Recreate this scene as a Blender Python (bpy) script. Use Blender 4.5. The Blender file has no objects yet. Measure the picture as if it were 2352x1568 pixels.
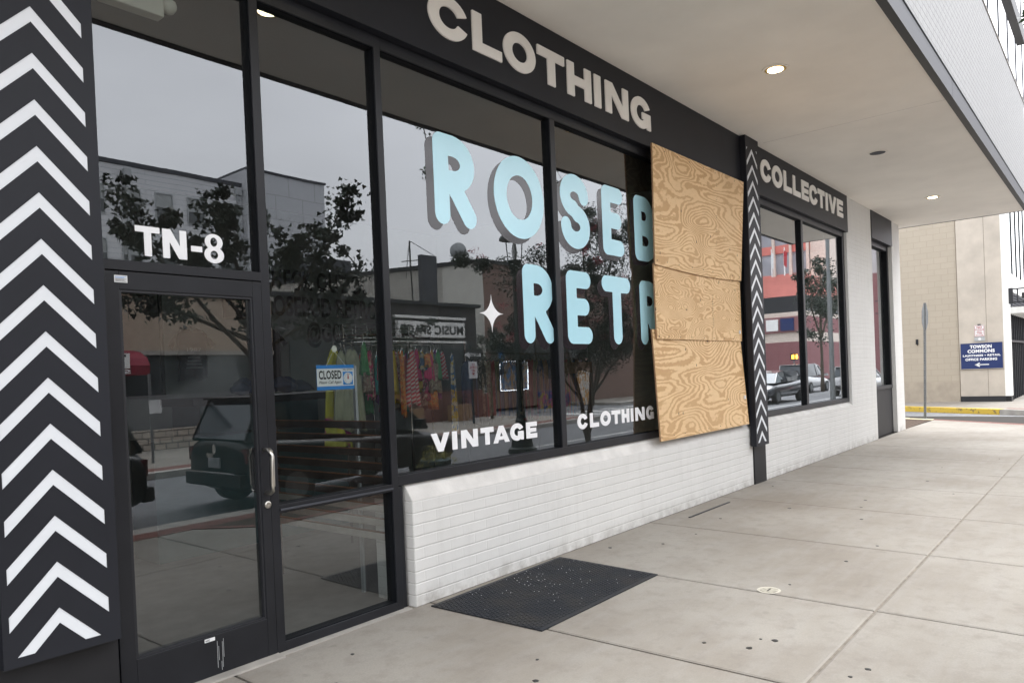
import bpy, bmesh, math, random
import numpy as np
from mathutils import Vector, Matrix
random.seed(7); rs = np.random.RandomState(7)
SC = bpy.context.scene; COL = SC.collection
R = math.radians

# ---------------------------------------------------------------- camera
cd = bpy.data.cameras.new('camera'); cam = bpy.data.objects.new('camera', cd); COL.objects.link(cam)
cd.sensor_width = 36; cd.lens = 1690 / 2352 * 36; cd.shift_y = 98 / 2352; cd.clip_start = .05; cd.clip_end = 800
MB3 = [[0.6380782161774309, 0.03549935867463595, -0.769152771283779],
       [-0.7688273675716686, -0.02506326094848669, -0.6389650317689118],
       [-0.04196032545925181, 0.9990553680774242, 0.011300557642702987]]
m = Matrix(MB3).to_4x4(); m.translation = (0, -3.916, 1.62); cam.matrix_world = m
SC.camera = cam
# ---------------------------------------------------------------- light
SUN_EL, SUN_AZ = R(56), R(108)
W = bpy.data.worlds.new('World'); SC.world = W; W.use_nodes = True
nt = W.node_tree; bg = nt.nodes['Background']
sky = nt.nodes.new('ShaderNodeTexSky'); sky.sky_type = 'NISHITA'; sky.sun_disc = False
sky.sun_elevation = SUN_EL; sky.sun_rotation = SUN_AZ; sky.air_density = 1.2; sky.dust_density = 5.0; sky.ozone_density = 1.0
hs = nt.nodes.new('ShaderNodeHueSaturation'); hs.inputs['Saturation'].default_value = .22
nt.links.new(sky.outputs[0], hs.inputs['Color']); mxw = nt.nodes.new('ShaderNodeMix'); mxw.data_type = 'RGBA'; mxw.blend_type = 'MULTIPLY'; mxw.inputs[0].default_value = 1; mxw.inputs[7].default_value = (.96, .99, 1.04, 1)
nt.links.new(hs.outputs[0], mxw.inputs[6])
ovc = nt.nodes.new('ShaderNodeMix'); ovc.data_type = 'RGBA'; ovc.inputs[0].default_value = .72; ovc.inputs[7].default_value = (6.45, 6.45, 6.6, 1)   # even cloud sheet over the clear sky
tcw = nt.nodes.new('ShaderNodeTexCoord'); mpw = nt.nodes.new('ShaderNodeMapping'); mpw.inputs['Scale'].default_value = (1.6, 1.6, 3.5); nw = nt.nodes.new('ShaderNodeTexNoise'); nw.inputs['Scale'].default_value = 1.7; nw.inputs['Detail'].default_value = 5
rw = nt.nodes.new('ShaderNodeMapRange'); rw.inputs[1].default_value = .3; rw.inputs[2].default_value = .7; rw.inputs[3].default_value = .86; rw.inputs[4].default_value = 1.12
cl = nt.nodes.new('ShaderNodeVectorMath'); cl.operation = 'SCALE'; cl.inputs[0].default_value = (6.45, 6.45, 6.62)
nt.links.new(tcw.outputs['Generated'], mpw.inputs[0]); nt.links.new(mpw.outputs[0], nw.inputs['Vector']); nt.links.new(nw.outputs[0], rw.inputs[0]); nt.links.new(rw.outputs[0], cl.inputs['Scale']); nt.links.new(cl.outputs[0], ovc.inputs[7])
nt.links.new(mxw.outputs[2], ovc.inputs[6]); nt.links.new(ovc.outputs[2], bg.inputs[0]); bg.inputs[1].default_value = .15
sl = bpy.data.lights.new('sun', 'SUN'); sl.energy = .95; sl.angle = R(35); sl.color = (1, .985, .97)
so = bpy.data.objects.new('sun', sl); COL.objects.link(so)
# direction towards the sun: sky azimuth 0 = +Y, clockwise
sd = Vector((math.sin(SUN_AZ) * math.cos(SUN_EL), math.cos(SUN_AZ) * math.cos(SUN_EL), math.sin(SUN_EL)))
so.rotation_euler = sd.to_track_quat('Z', 'Y').to_euler()
vs = SC.view_settings; vs.view_transform = 'Standard'; vs.look = 'None'; vs.exposure = 1.7; vs.gamma = 1; vs.use_curve_mapping = False
SC.cycles.max_bounces = 8; SC.cycles.transparent_max_bounces = 12; SC.cycles.use_denoising = True
SC.cycles.sample_clamp_indirect = 8

# ---------------------------------------------------------------- materials
MATS = {}
def srgb(r, g, b):
    f = lambda c: (c / 255 / 12.92) if c <= 10 else ((c / 255 + .055) / 1.055) ** 2.4
    return (f(r), f(g), f(b))
def newmat(name):
    mt = bpy.data.materials.new(name); mt.use_nodes = True; MATS[name] = mt
    return mt, mt.node_tree, mt.node_tree.nodes, mt.node_tree.links, mt.node_tree.nodes['Principled BSDF']
def mixc(N, L, fac, a, b, typ='MIX'):
    x = N.new('ShaderNodeMix'); x.data_type = 'RGBA'; x.blend_type = typ
    for s, v in ((0, fac), (6, a), (7, b)):
        if hasattr(v, 'is_linked') or hasattr(v, 'links'): L.new(v, x.inputs[s])
        else: x.inputs[s].default_value = (tuple(v) + (1,)) if isinstance(v, (tuple, list)) else v
    return x.outputs[2]
def ramp(N, L, src, p0, p1, c0=0., c1=1.):
    r = N.new('ShaderNodeMapRange'); r.inputs[1].default_value = p0; r.inputs[2].default_value = p1
    r.inputs[3].default_value = c0; r.inputs[4].default_value = c1; L.new(src, r.inputs[0]); return r.outputs[0]
def noise(N, L, scale, detail=4, rough=.55, vec=None, dist=0):
    n = N.new('ShaderNodeTexNoise'); n.inputs['Scale'].default_value = scale; n.inputs['Detail'].default_value = detail
    n.inputs['Roughness'].default_value = rough; n.inputs['Distortion'].default_value = dist
    L.new(vec if vec is not None else coord(N), n.inputs['Vector']); return n.outputs[0]
def coord(N):
    for n in N:
        if n.type == 'TEX_COORD': return n.outputs['Object']
    return N.new('ShaderNodeTexCoord').outputs['Object']
def mapping(N, L, scale=(1, 1, 1), rot=(0, 0, 0), loc=(0, 0, 0)):
    mp = N.new('ShaderNodeMapping'); mp.inputs['Scale'].default_value = scale; mp.inputs['Rotation'].default_value = rot
    mp.inputs['Location'].default_value = loc; L.new(coord(N), mp.inputs['Vector']); return mp.outputs[0]
def bump(N, L, P, h, strength=.4, dist=.01):
    b = N.new('ShaderNodeBump'); b.inputs['Strength'].default_value = strength; b.inputs['Distance'].default_value = dist
    L.new(h, b.inputs['Height'])
    L.new(b.outputs[0], P.inputs['Normal']); return b
def plain(name, col, rough=.5, metal=0, var=.12, vs_=6, bs=0, spec=None, coat=0):
    mt, T, N, L, P = newmat(name)
    n = noise(N, L, vs_, 5)
    c2 = tuple(max(0, c * (1 - var)) for c in col); c1 = tuple(min(1, c * (1 + var)) for c in col)
    L.new(mixc(N, L, ramp(N, L, n, .3, .7), c2, c1), P.inputs['Base Color'])
    P.inputs['Roughness'].default_value = rough; P.inputs['Metallic'].default_value = metal
    if spec is not None: P.inputs['Specular IOR Level'].default_value = spec
    if coat: P.inputs['Coat Weight'].default_value = coat; P.inputs['Coat Roughness'].default_value = .05
    if bs: bump(N, L, P, noise(N, L, vs_ * 12, 3), bs, .002)
    return mt
def emit(name, col, s):
    mt, T, N, L, P = newmat(name); P.inputs['Base Color'].default_value = (*col, 1)
    P.inputs['Emission Color'].default_value = (*col, 1); P.inputs['Emission Strength'].default_value = s; return mt
def swz(N, L, order):          # re-order object coordinates, e.g. 'xz' or 'yz', into a 2D vector
    s = N.new('ShaderNodeSeparateXYZ'); L.new(coord(N), s.inputs[0]); c = N.new('ShaderNodeCombineXYZ')
    for i, a in enumerate(order): L.new(s.outputs['xyz'.index(a)], c.inputs[i])
    return c.outputs[0]
def brickmat(name, order, c1, c2, mortar, bw, bh, ms, bstr=.5, bdist=.006, rough=.7, dirt=.0, dirtcol=(.2, .18, .15), squash=False, coursebump=True, mdark=1):
    mt, T, N, L, P = newmat(name)
    b = N.new('ShaderNodeTexBrick'); v = swz(N, L, order)
    nz = noise(N, L, 9, 3); va = N.new('ShaderNodeVectorMath'); va.operation = 'MULTIPLY_ADD'
    cv = N.new('ShaderNodeCombineXYZ'); L.new(nz, cv.inputs[1]); L.new(cv.outputs[0], va.inputs[0]); va.inputs[1].default_value = (0, .006, 0); L.new(v, va.inputs[2])
    L.new(va.outputs[0], b.inputs['Vector']); b.inputs['Scale'].default_value = 1
    b.inputs['Brick Width'].default_value = bw; b.inputs['Row Height'].default_value = bh; b.inputs['Mortar Size'].default_value = ms
    b.inputs['Mortar Smooth'].default_value = .35
    b.inputs['Color1'].default_value = (*c1, 1); b.inputs['Color2'].default_value = (*c2, 1); b.inputs['Mortar'].default_value = (*mortar, 1)
    n2 = noise(N, L, 2.2, 6, .62)
    c = mixc(N, L, ramp(N, L, n2, .35, .75, 0, .35), b.outputs[0], tuple(x * .84 for x in c1))
    if dirt:
        s = N.new('ShaderNodeSeparateXYZ'); L.new(coord(N), s.inputs[0])
        st = noise(N, L, 1, 6, .7, mapping(N, L, (7, 7, .8)))
        d1 = N.new('ShaderNodeMath'); d1.operation = 'MULTIPLY'; L.new(ramp(N, L, st, .5, .75), d1.inputs[0]); d1.inputs[1].default_value = dirt
        c = mixc(N, L, d1.outputs[0], c, dirtcol)
        low = N.new('ShaderNodeMath'); low.operation = 'MULTIPLY'; L.new(ramp(N, L, s.outputs[2], .16, .0), low.inputs[0]); L.new(ramp(N, L, noise(N, L, 5, 6, .7), .38, .7, 0, .75), low.inputs[1])
        c = mixc(N, L, low.outputs[0], c, dirtcol)
    L.new(c, P.inputs['Base Color']); P.inputs['Roughness'].default_value = rough
    row = None
    if squash:
        sz = N.new('ShaderNodeSeparateXYZ'); L.new(va.outputs[0], sz.inputs[0])
        pg = N.new('ShaderNodeMath'); pg.operation = 'PINGPONG'; L.new(sz.outputs[1], pg.inputs[0]); pg.inputs[1].default_value = bh / 2
        row = ramp(N, L, pg.outputs[0], .0, .008)
    inv = N.new('ShaderNodeMath'); inv.operation = 'SUBTRACT'; inv.inputs[0].default_value = 1; L.new(b.outputs['Fac'], inv.inputs[1])
    fine = noise(N, L, 60, 4, .6); add = N.new('ShaderNodeMath'); add.operation = 'MULTIPLY_ADD'; L.new(fine, add.inputs[0]); add.inputs[1].default_value = .22; L.new(inv.outputs[0], add.inputs[2])
    hh = add.outputs[0]
    if row is not None:
        a1 = N.new('ShaderNodeMath'); a1.operation = 'MULTIPLY'; L.new(hh, a1.inputs[0]); a1.inputs[1].default_value = .45
        a2 = N.new('ShaderNodeMath'); a2.operation = 'MULTIPLY_ADD'; L.new(row, a2.inputs[0]); a2.inputs[1].default_value = .8; L.new(a1.outputs[0], a2.inputs[2]); hh = a2.outputs[0]
    bump(N, L, P, hh, bstr, bdist)
    return mt

WHITE = (.71, .705, .68)
M_brick = brickmat('painted_brick', 'xz', WHITE, (.70, .695, .67), (.69, .685, .66), .27, .0839, .005, .46, .007, dirt=.12, squash=True)
M_brickside = brickmat('painted_brick_side', 'yz', WHITE, (.70, .695, .67), (.69, .685, .66), .27, .0839, .005, .46, .007, squash=True)
M_brickup = brickmat('painted_brick_upper', 'xz', (.34, .342, .342), (.325, .328, .33), (.235, .238, .24), .225, .0839, .009, .6, .008, dirt=.12)
M_cmu = brickmat('beige_block', 'yz', (.43, .375, .30), (.41, .36, .285), (.365, .315, .25), .406, .203, .008, .5, .006)
M_soffit = plain('soffit_plaster', (.90, .865, .80), .9, var=.05, vs_=1.2, bs=.15)
M_black = plain('black_metal_panel', (.0150, .0165, .022), .5, var=.12, vs_=1.5, bs=.03, spec=.3)
M_frame = plain('dark_aluminium', (.0135, .0145, .018), .42, metal=0, var=.22, vs_=3, bs=.04, spec=.35)
M_column = plain('dark_column', (.017, .017, .019), .5, var=.15, vs_=3, spec=.3)
M_drip = plain('grey_metal_trim', (.05, .054, .066), .6, var=.06, vs_=2)
M_drip2 = plain('dark_metal_trim', (.015, .016, .02), .5)
M_white = plain('white_vinyl', (.88, .89, .90), .35, var=.01)
M_chev = plain('white_acrylic', (.74, .77, .80), .3, var=.02)
M_cream = plain('cream_letters', (.90, .88, .83), .45, var=.03)
M_teal = plain('teal_vinyl', (.50, .82, .93), .2, var=.03, vs_=2)
M_shade = plain('shadow_vinyl', (.020, .016, .020), .14, var=.03)
M_steel = plain('brushed_steel', (.62, .60, .55), .3, metal=1, var=.05)
M_chrome = plain('chrome', (.7, .7, .7), .12, metal=1, var=.02)
M_plastic = plain('white_plastic', (.62, .62, .55), .45, var=.04)
M_paper = plain('white_paper', (.75, .76, .76), .5, var=.03)
M_ink = plain('black_ink', (.015, .015, .015), .5)
M_red = plain('red_ink', (.45, .03, .04), .5)
M_blue = plain('blue_print', (.01, .22, .62), .4, var=.03)
M_navy = plain('navy_sign', (.007, .024, .115), .35, var=.05)
M_conc = plain('concrete_panel', (.50, .45, .385), .85, var=.13, vs_=1.6, bs=.2)
M_concw = plain('light_concrete', (.88, .88, .85), .8, var=.04, bs=.1)
M_sill = plain('painted_sill', (.66, .645, .615), .8, var=.12, vs_=5, bs=.5)
M_asph = plain('asphalt', (.15, .153, .16), .9, var=.18, vs_=5, bs=.6)
M_kerb = plain('kerb_concrete', (.36, .34, .31), .85, var=.2, vs_=5, bs=.4)
M_redbrick = plain('red_paver', (.17, .07, .055), .85, var=.3, vs_=14, bs=.4)
M_soil = plain('mulch', (.07, .045, .03), 1, var=.6, vs_=25, bs=1)
M_galv = plain('galvanised_steel', (.20, .21, .215), .5, metal=.5, var=.15, vs_=12)
M_signback = plain('sign_back', (.44, .46, .47), .5, metal=.3, var=.08)
M_leaf = plain('leaf_green', (.035, .075, .022), .5, var=.5, vs_=2)
M_leaf2 = plain('leaf_dark', (.012, .028, .012), .5, var=.5, vs_=2)
M_bark = plain('bark', (.10, .08, .06), .9, var=.4, vs_=12, bs=.8)
M_pink = plain('crape_flowers', (.60, .04, .10), .6, var=.35, vs_=8)
M_yell = plain('yellow_foliage', (.42, .40, .12), .6, var=.3, vs_=12)
M_darkgreen = plain('dark_green_iron', (.008, .022, .018), .35, var=.2)
M_tyre = plain('rubber', (.02, .02, .02), .8)
M_carblk = plain('black_car_paint', (.006, .006, .007), .32, var=.05, spec=.35)
M_carwht = plain('white_car_paint', (.6, .6, .6), .2, var=.03, coat=1)
M_cardk = plain('dark_car_paint', (.03, .032, .04), .18, var=.05, coat=1)
M_carglass = plain('car_glass', (.06, .07, .08), .05, metal=.3, var=.02)
M_tail = emit('tail_lamp', (.55, .02, .02), .5)
M_tailoff = plain('tail_lamp_off', (.10, .006, .01), .2)
M_head = plain('head_lamp', (.6, .6, .62), .12)
M_wallin = plain('interior_wall', (.36, .39, .37), .8, var=.15, vs_=1.3)
M_floorin = plain('interior_floor', (.15, .14, .13), .5, var=.2)
M_dark = plain('interior_dark', (.03, .03, .032), .7)
M_teald = plain('dark_teal_cabinet', (.03, .075, .08), .6)
M_woodd = plain('dark_wood', (.035, .022, .016), .55, var=.3, vs_=9)
M_woodlit = plain('sunlit_wood', (.40, .38, .34), .6, var=.15)  # lowest slats: look of sunlit dust put into the wood colour
M_woodhi = plain('highlight_wood', (.20, .08, .035), .55, var=.3, vs_=9)  # brown slat edges with the top highlight put into their colour
M_card = plain('cardboard', (.28, .17, .09), .8, var=.1)

def glassmat(name, tint, r0, gain, ex=3.6):
    mt, T, N, L, P = newmat(name); N.remove(P)
    out = [n for n in N if n.type == 'OUTPUT_MATERIAL'][0]
    tr = N.new('ShaderNodeBsdfTransparent'); tr.inputs[0].default_value = (*tint, 1)
    gl = N.new('ShaderNodeBsdfGlossy'); gl.inputs['Roughness'].default_value = .0; gl.inputs[0].default_value = (.93, .965, 1, 1)
    lw = N.new('ShaderNodeLayerWeight'); lw.inputs[0].default_value = .5
    pw = N.new('ShaderNodeMath'); pw.operation = 'POWER'; L.new(lw.outputs['Facing'], pw.inputs[0]); pw.inputs[1].default_value = ex
    ma = N.new('ShaderNodeMath'); ma.operation = 'MULTIPLY_ADD'; L.new(pw.outputs[0], ma.inputs[0]); ma.inputs[1].default_value = gain; ma.inputs[2].default_value = r0
    mx = N.new('ShaderNodeMixShader'); L.new(ma.outputs[0], mx.inputs[0]); L.new(tr.outputs[0], mx.inputs[1]); L.new(gl.outputs[0], mx.inputs[2])
    # faint waviness and dust on the pane
    bp = N.new('ShaderNodeBump'); bp.inputs['Strength'].default_value = .09; bp.inputs['Distance'].default_value = .004; L.new(noise(N, L, 1.3, 2, .5), bp.inputs['Height']); L.new(bp.outputs[0], gl.inputs['Normal'])
    df = N.new('ShaderNodeBsdfDiffuse'); df.inputs[0].default_value = (.5, .5, .48, 1)
    m2 = N.new('ShaderNodeMixShader'); L.new(ramp(N, L, noise(N, L, 1, 6, .7, mapping(N, L, (6, 6, 1.2))), .35, .8, .002, .022), m2.inputs[0]); L.new(mx.outputs[0], m2.inputs[1]); L.new(df.outputs[0], m2.inputs[2])
    L.new(m2.outputs[0], out.inputs[0]); return mt
M_glass = glassmat('shop_glass', (.72, .76, .75), .152, .75)
M_glass5 = glassmat('shop_glass_clear', (.7, .74, .73), .20, .85, 2.4)

def concretefloor():
    mt, T, N, L, P = newmat('sidewalk_concrete')
    n1 = noise(N, L, .55, 6, .6); n2 = noise(N, L, 1, 7, .68, mapping(N, L, (1.2, 7, 3))); n3 = noise(N, L, 90, 3, .6); n4 = noise(N, L, 6, 5, .7)
    c = mixc(N, L, ramp(N, L, n1, .36, .64), (.222, .195, .16), (.32, .298, .26))
    c = mixc(N, L, ramp(N, L, n2, .45, .75, 0, .5), c, (.32, .305, .28))
    c = mixc(N, L, ramp(N, L, n4, .48, .75, 0, .62), c, (.19, .165, .14))
    c = mixc(N, L, ramp(N, L, n3, .35, .7, .0, .30), c, (.17, .16, .15))
    vo = N.new('ShaderNodeTexVoronoi'); vo.inputs['Scale'].default_value = 4.6; L.new(coord(N), vo.inputs['Vector']); vo.inputs['Randomness'].default_value = 1
    sub = N.new('ShaderNodeMath'); sub.operation = 'MULTIPLY_ADD'; L.new(noise(N, L, 22, 3), sub.inputs[0]); sub.inputs[1].default_value = .26; L.new(vo.outputs[0], sub.inputs[2])
    c = mixc(N, L, ramp(N, L, sub.outputs[0], .27, .19, 0, .24), c, (.15, .135, .12))
    L.new(c, P.inputs['Base Color']); P.inputs['Roughness'].default_value = .85
    bump(N, L, P, n3, .35, .003); return mt
M_walk = concretefloor()

def plywood(nm='plywood', sc=(.30, .30, 1.15), mul=78, knot=1.15):
    mt, T, N, L, P = newmat(nm)
    w = mapping(N, L, sc, (0, R(6), 0))
    n0 = noise(N, L, 1.6, 2.4, .45, w, .35)
    kv = N.new('ShaderNodeTexVoronoi'); kv.inputs['Scale'].default_value = knot; kv.inputs['Randomness'].default_value = 1; L.new(mapping(N, L, (.75, .75, 1.9)), kv.inputs['Vector'])
    kk = ramp(N, L, kv.outputs[0], .0, .42, .16, 0)
    ad = N.new('ShaderNodeMath'); ad.operation = 'ADD'; L.new(n0, ad.inputs[0]); L.new(kk, ad.inputs[1]); n = ad.outputs[0]
    fine = noise(N, L, 1, 3, .6, mapping(N, L, (14, 14, 30)))
    ma = N.new('ShaderNodeMath'); ma.operation = 'MULTIPLY_ADD'; L.new(n, ma.inputs[0]); ma.inputs[1].default_value = mul
    m1 = N.new('ShaderNodeMath'); m1.operation = 'MULTIPLY'; L.new(fine, m1.inputs[0]); m1.inputs[1].default_value = 1.5
    L.new(m1.outputs[0], ma.inputs[2])
    pp = N.new('ShaderNodeMath'); pp.operation = 'PINGPONG'; L.new(ma.outputs[0], pp.inputs[0]); pp.inputs[1].default_value = 1
    th_ = N.new('ShaderNodeMath'); th_.operation = 'ADD'; L.new(pp.outputs[0], th_.inputs[0]); L.new(ramp(N, L, noise(N, L, 2.4, 3, .6), .3, .7, -.28, .28), th_.inputs[1])
    band = ramp(N, L, th_.outputs[0], .42, .66)
    c = mixc(N, L, band, (.80, .57, .315), (.56, .34, .155))
    c = mixc(N, L, ramp(N, L, kv.outputs[0], .018, .03, 1, 0), c, (.09, .045, .02))
    big = noise(N, L, 1.3, 3, .5)
    c = mixc(N, L, ramp(N, L, big, .35, .7, 0, .35), c, (.60, .40, .21))
    sp = noise(N, L, 1, 6, .7, mapping(N, L, (12, 12, 60)))
    c = mixc(N, L, ramp(N, L, sp, .5, .8, 0, .35), c, (.40, .21, .09))
    L.new(c, P.inputs['Base Color']); P.inputs['Roughness'].default_value = .65
    bump(N, L, P, band, .12, .002); return mt
M_plys = [plywood('plywood_top', (.34, .34, .95), 66, .9), plywood('plywood_fine', (.42, .42, 1.3), 104, 1.5), plywood('plywood_broad', (.22, .22, 1.2), 56, 1.0)]
M_plyedge = plain('plywood_edge', (.34, .2, .11), .8, var=.3, vs_=40)

def matmat():
    mt, T, N, L, P = newmat('ribbed_rubber')
    b = N.new('ShaderNodeTexBrick'); L.new(swz(N, L, 'xy'), b.inputs['Vector']); b.inputs['Scale'].default_value = 1
    b.inputs['Brick Width'].default_value = .05; b.inputs['Row Height'].default_value = .024; b.inputs['Mortar Size'].default_value = .006
    n = noise(N, L, 3, 5)
    L.new(mixc(N, L, ramp(N, L, n, .45, .7), (.010, .013, .019), (.026, .025, .024)), P.inputs['Base Color'])
    P.inputs['Roughness'].default_value = .62; bump(N, L, P, b.outputs['Fac'], .8, .004); return mt
M_mat = matmat()
def yellowkerb():
    mt, T, N, L, P = newmat('yellow_kerb_paint')
    n = noise(N, L, 7, 6, .7)
    L.new(mixc(N, L, ramp(N, L, n, .56, .66), (.58, .40, .05), (.10, .085, .07)), P.inputs['Base Color']); P.inputs['Roughness'].default_value = .7; return mt
M_yellow = yellowkerb()

# ---------------------------------------------------------------- mesh helpers
class MBd:
    def __init__(s): s.v = []; s.f = []
    def add(s, vs_, fs):
        k = len(s.v); s.v += [tuple(map(float, p)) for p in vs_]; s.f += [tuple(i + k for i in f) for f in fs]; return s
    def box(s, x0, x1, y0, y1, z0, z1):
        x0, x1 = sorted((x0, x1)); y0, y1 = sorted((y0, y1)); z0, z1 = sorted((z0, z1))
        return s.add([(x0, y0, z0), (x1, y0, z0), (x1, y1, z0), (x0, y1, z0), (x0, y0, z1), (x1, y0, z1), (x1, y1, z1), (x0, y1, z1)],
                     [(3, 2, 1, 0), (4, 5, 6, 7), (0, 1, 5, 4), (1, 2, 6, 5), (2, 3, 7, 6), (3, 0, 4, 7)])
    def prism(s, pts, h0, h1, ax='z'):      # polygon of 2D points extruded along an axis
        n = len(pts)
        def P(p, h):
            return {'z': (p[0], p[1], h), 'y': (p[0], h, p[1]), 'x': (h, p[0], p[1])}[ax]
        v = [P(p, h0) for p in pts] + [P(p, h1) for p in pts]
        f = [tuple(range(n - 1, -1, -1)), tuple(range(n, 2 * n))] + [(i, (i + 1) % n, n + (i + 1) % n, n + i) for i in range(n)]
        return s.add(v, f)
    def quad(s, a, b, c, d): return s.add([a, b, c, d], [(0, 1, 2, 3)])
    def tube(s, pts, r, n=10, cap=True):
        pts = [Vector(p) for p in pts]; rr = r if isinstance(r, (list, tuple)) else [r] * len(pts); rings = []
        for i, p in enumerate(pts):
            d = (pts[min(i + 1, len(pts) - 1)] - pts[max(i - 1, 0)]).normalized()
            a = d.cross(Vector((0, 0, 1))) if abs(d.z) < .95 else d.cross(Vector((1, 0, 0)))
            a.normalize(); b = d.cross(a)
            rings.append([p + (a * math.cos(t) + b * math.sin(t)) * rr[i] for t in [2 * math.pi * k / n for k in range(n)]])
        v = [tuple(q) for g in rings for q in g]; f = []
        for i in range(len(pts) - 1):
            for k in range(n): f.append((i * n + k, i * n + (k + 1) % n, (i + 1) * n + (k + 1) % n, (i + 1) * n + k))
        if cap: f += [tuple(range(n - 1, -1, -1)), tuple(range((len(pts) - 1) * n, len(pts) * n))]
        return s.add(v, f)
    def lathe(s, prof, cx=0, cy=0, n=24, ax='z'):
        v = []; f = []
        for r, z in prof:
            for k in range(n):
                t = 2 * math.pi * k / n; a, b = r * math.cos(t), r * math.sin(t)
                v.append((cx + a, cy + b, z) if ax == 'z' else (cx + a, z, cy + b))
        m_ = len(prof)
        for i in range(m_ - 1):
            for k in range(n): f.append((i * n + k, i * n + (k + 1) % n, (i + 1) * n + (k + 1) % n, (i + 1) * n + k))
        f += [tuple(range(n - 1, -1, -1)), tuple(range((m_ - 1) * n, m_ * n))]
        return s.add(v, f)
    def xf(s, mat, k0=0):
        for i in range(k0, len(s.v)): s.v[i] = tuple(mat @ Vector(s.v[i]))
        return s
def tag(o, label=None, cat=None, group=None, kind=None):
    if label: o['label'] = label
    if cat: o['category'] = cat
    if group: o['group'] = group
    if kind: o['kind'] = kind
    return o
def obj(name, mb, mat, parent=None, smooth=False, bevel=0, label=None):
    me = bpy.data.meshes.new(name)
    if isinstance(mb, bpy.types.Mesh): me = mb
    else: me.from_pydata(mb.v, [], mb.f); me.update()
    o = bpy.data.objects.new(name, me); COL.objects.link(o)
    for mm in (mat if isinstance(mat, list) else [mat]): me.materials.append(mm)
    if not isinstance(mb, bpy.types.Mesh):
        bm = bmesh.new(); bm.from_mesh(me); bmesh.ops.recalc_face_normals(bm, faces=bm.faces); bm.to_mesh(me); bm.free()
    if smooth:
        for p in me.polygons: p.use_smooth = True
    if bevel:
        b = o.modifiers.new('bevel', 'BEVEL'); b.width = bevel; b.segments = 2; b.limit_method = 'ANGLE'
    if parent: attach(o, parent)
    if label: o['label'] = label
    return o
def attach(o, parent):          # meshes are written in world coordinates unless the thing is a prototype built at the origin
    o.parent = parent
    t = Vector((0, 0, 0)); q = parent
    while q: t += q.location; q = q.parent
    o.location = -t if not parent.get('_local') else (0, 0, 0)
def empty(name, loc, label, cat, group=None, local=False):
    o = bpy.data.objects.new(name, None); COL.objects.link(o); o.location = loc; o.empty_display_size = .2
    if local: o['_local'] = 1
    return tag(o, label, cat, group)
def copytree(o, parent=None):
    c = o.copy(); COL.objects.link(c); c.parent = parent
    for ch in list(o.children): copytree(ch, c)
    return c
def struct(name, mb, mat, **k): return tag(obj(name, mb, mat, **k), kind='structure')

# ---- 2D lettering: glyphs as distance fields traced to flat meshes
def gbox(x0, x1, z0, z1): return lambda X, Z: np.maximum(np.abs(X - (x0 + x1) / 2) - (x1 - x0) / 2, np.abs(Z - (z0 + z1) / 2) - (z1 - z0) / 2)
def gpoly(pts):                   # convex polygon, counter-clockwise
    def f(X, Z):
        d = np.full(X.shape, -1e9)
        for (a, b), (c, e) in zip(pts, pts[1:] + pts[:1]):
            l = math.hypot(c - a, e - b); d = np.maximum(d, ((X - a) * (e - b) - (Z - b) * (c - a)) / l)
        return d
    return f
def gell(cx, cz, rx, rz): return lambda X, Z: (np.sqrt(((X - cx) / rx) ** 2 + ((Z - cz) / rz) ** 2) - 1) * min(rx, rz)
def gcap(pts, r):                 # round-ended stroke
    def f(X, Z):
        d = np.full(X.shape, 1e9)
        for (a, b), (c, e) in zip(pts, pts[1:]):
            vx, vz = c - a, e - b; L2 = vx * vx + vz * vz + 1e-12
            t = np.clip(((X - a) * vx + (Z - b) * vz) / L2, 0, 1)
            d = np.minimum(d, np.hypot(X - a - t * vx, Z - b - t * vz))
        return d - r
    return f
def U(*fs): return lambda X, Z: np.minimum.reduce([f(X, Z) for f in fs])
def Dif(a, *bs): return lambda X, Z: np.maximum.reduce([a(X, Z)] + [-b(X, Z) for b in bs])
def I_(*fs): return lambda X, Z: np.maximum.reduce([f(X, Z) for f in fs])
def trace(fn, x0, x1, z0, z1, res):
    nx = int((x1 - x0) / res) + 3; nz = int((z1 - z0) / res) + 3
    xs = x0 - res + np.arange(nx) * res; zs = z0 - res + np.arange(nz) * res
    X, Z = np.meshgrid(xs, zs); D = fn(X, Z); mb = MBd(); idx = {}
    def vid(p):
        k = (round(p[0] * 1e5), round(p[1] * 1e5))
        if k not in idx: idx[k] = len(mb.v); mb.v.append((p[0], 0., p[1]))
        return idx[k]
    ins = D < 0
    for j in range(nz - 1):
        i = 0
        while i < nx - 1:
            c = (ins[j, i], ins[j, i + 1], ins[j + 1, i + 1], ins[j + 1, i])
            if all(c):
                k = i
                while k < nx - 1 and ins[j, k] and ins[j, k + 1] and ins[j + 1, k + 1] and ins[j + 1, k]: k += 1
                mb.f.append((vid((xs[i], zs[j])), vid((xs[k], zs[j])), vid((xs[k], zs[j + 1])), vid((xs[i], zs[j + 1])))); i = k; continue
            if any(c):
                P = [(xs[i], zs[j], D[j, i]), (xs[i + 1], zs[j], D[j, i + 1]), (xs[i + 1], zs[j + 1], D[j + 1, i + 1]), (xs[i], zs[j + 1], D[j + 1, i])]
                out = []
                for a, b in zip(P, P[1:] + P[:1]):
                    if a[2] < 0: out.append((a[0], a[1]))
                    if (a[2] < 0) != (b[2] < 0):
                        t = a[2] / (a[2] - b[2]); out.append((a[0] + t * (b[0] - a[0]), a[1] + t * (b[1] - a[1])))
                ids = []
                for p in out:
                    q = vid(p)
                    if q not in ids: ids.append(q)
                if len(ids) > 2: mb.f.append(tuple(ids))
            i += 1
    return mb
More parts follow.
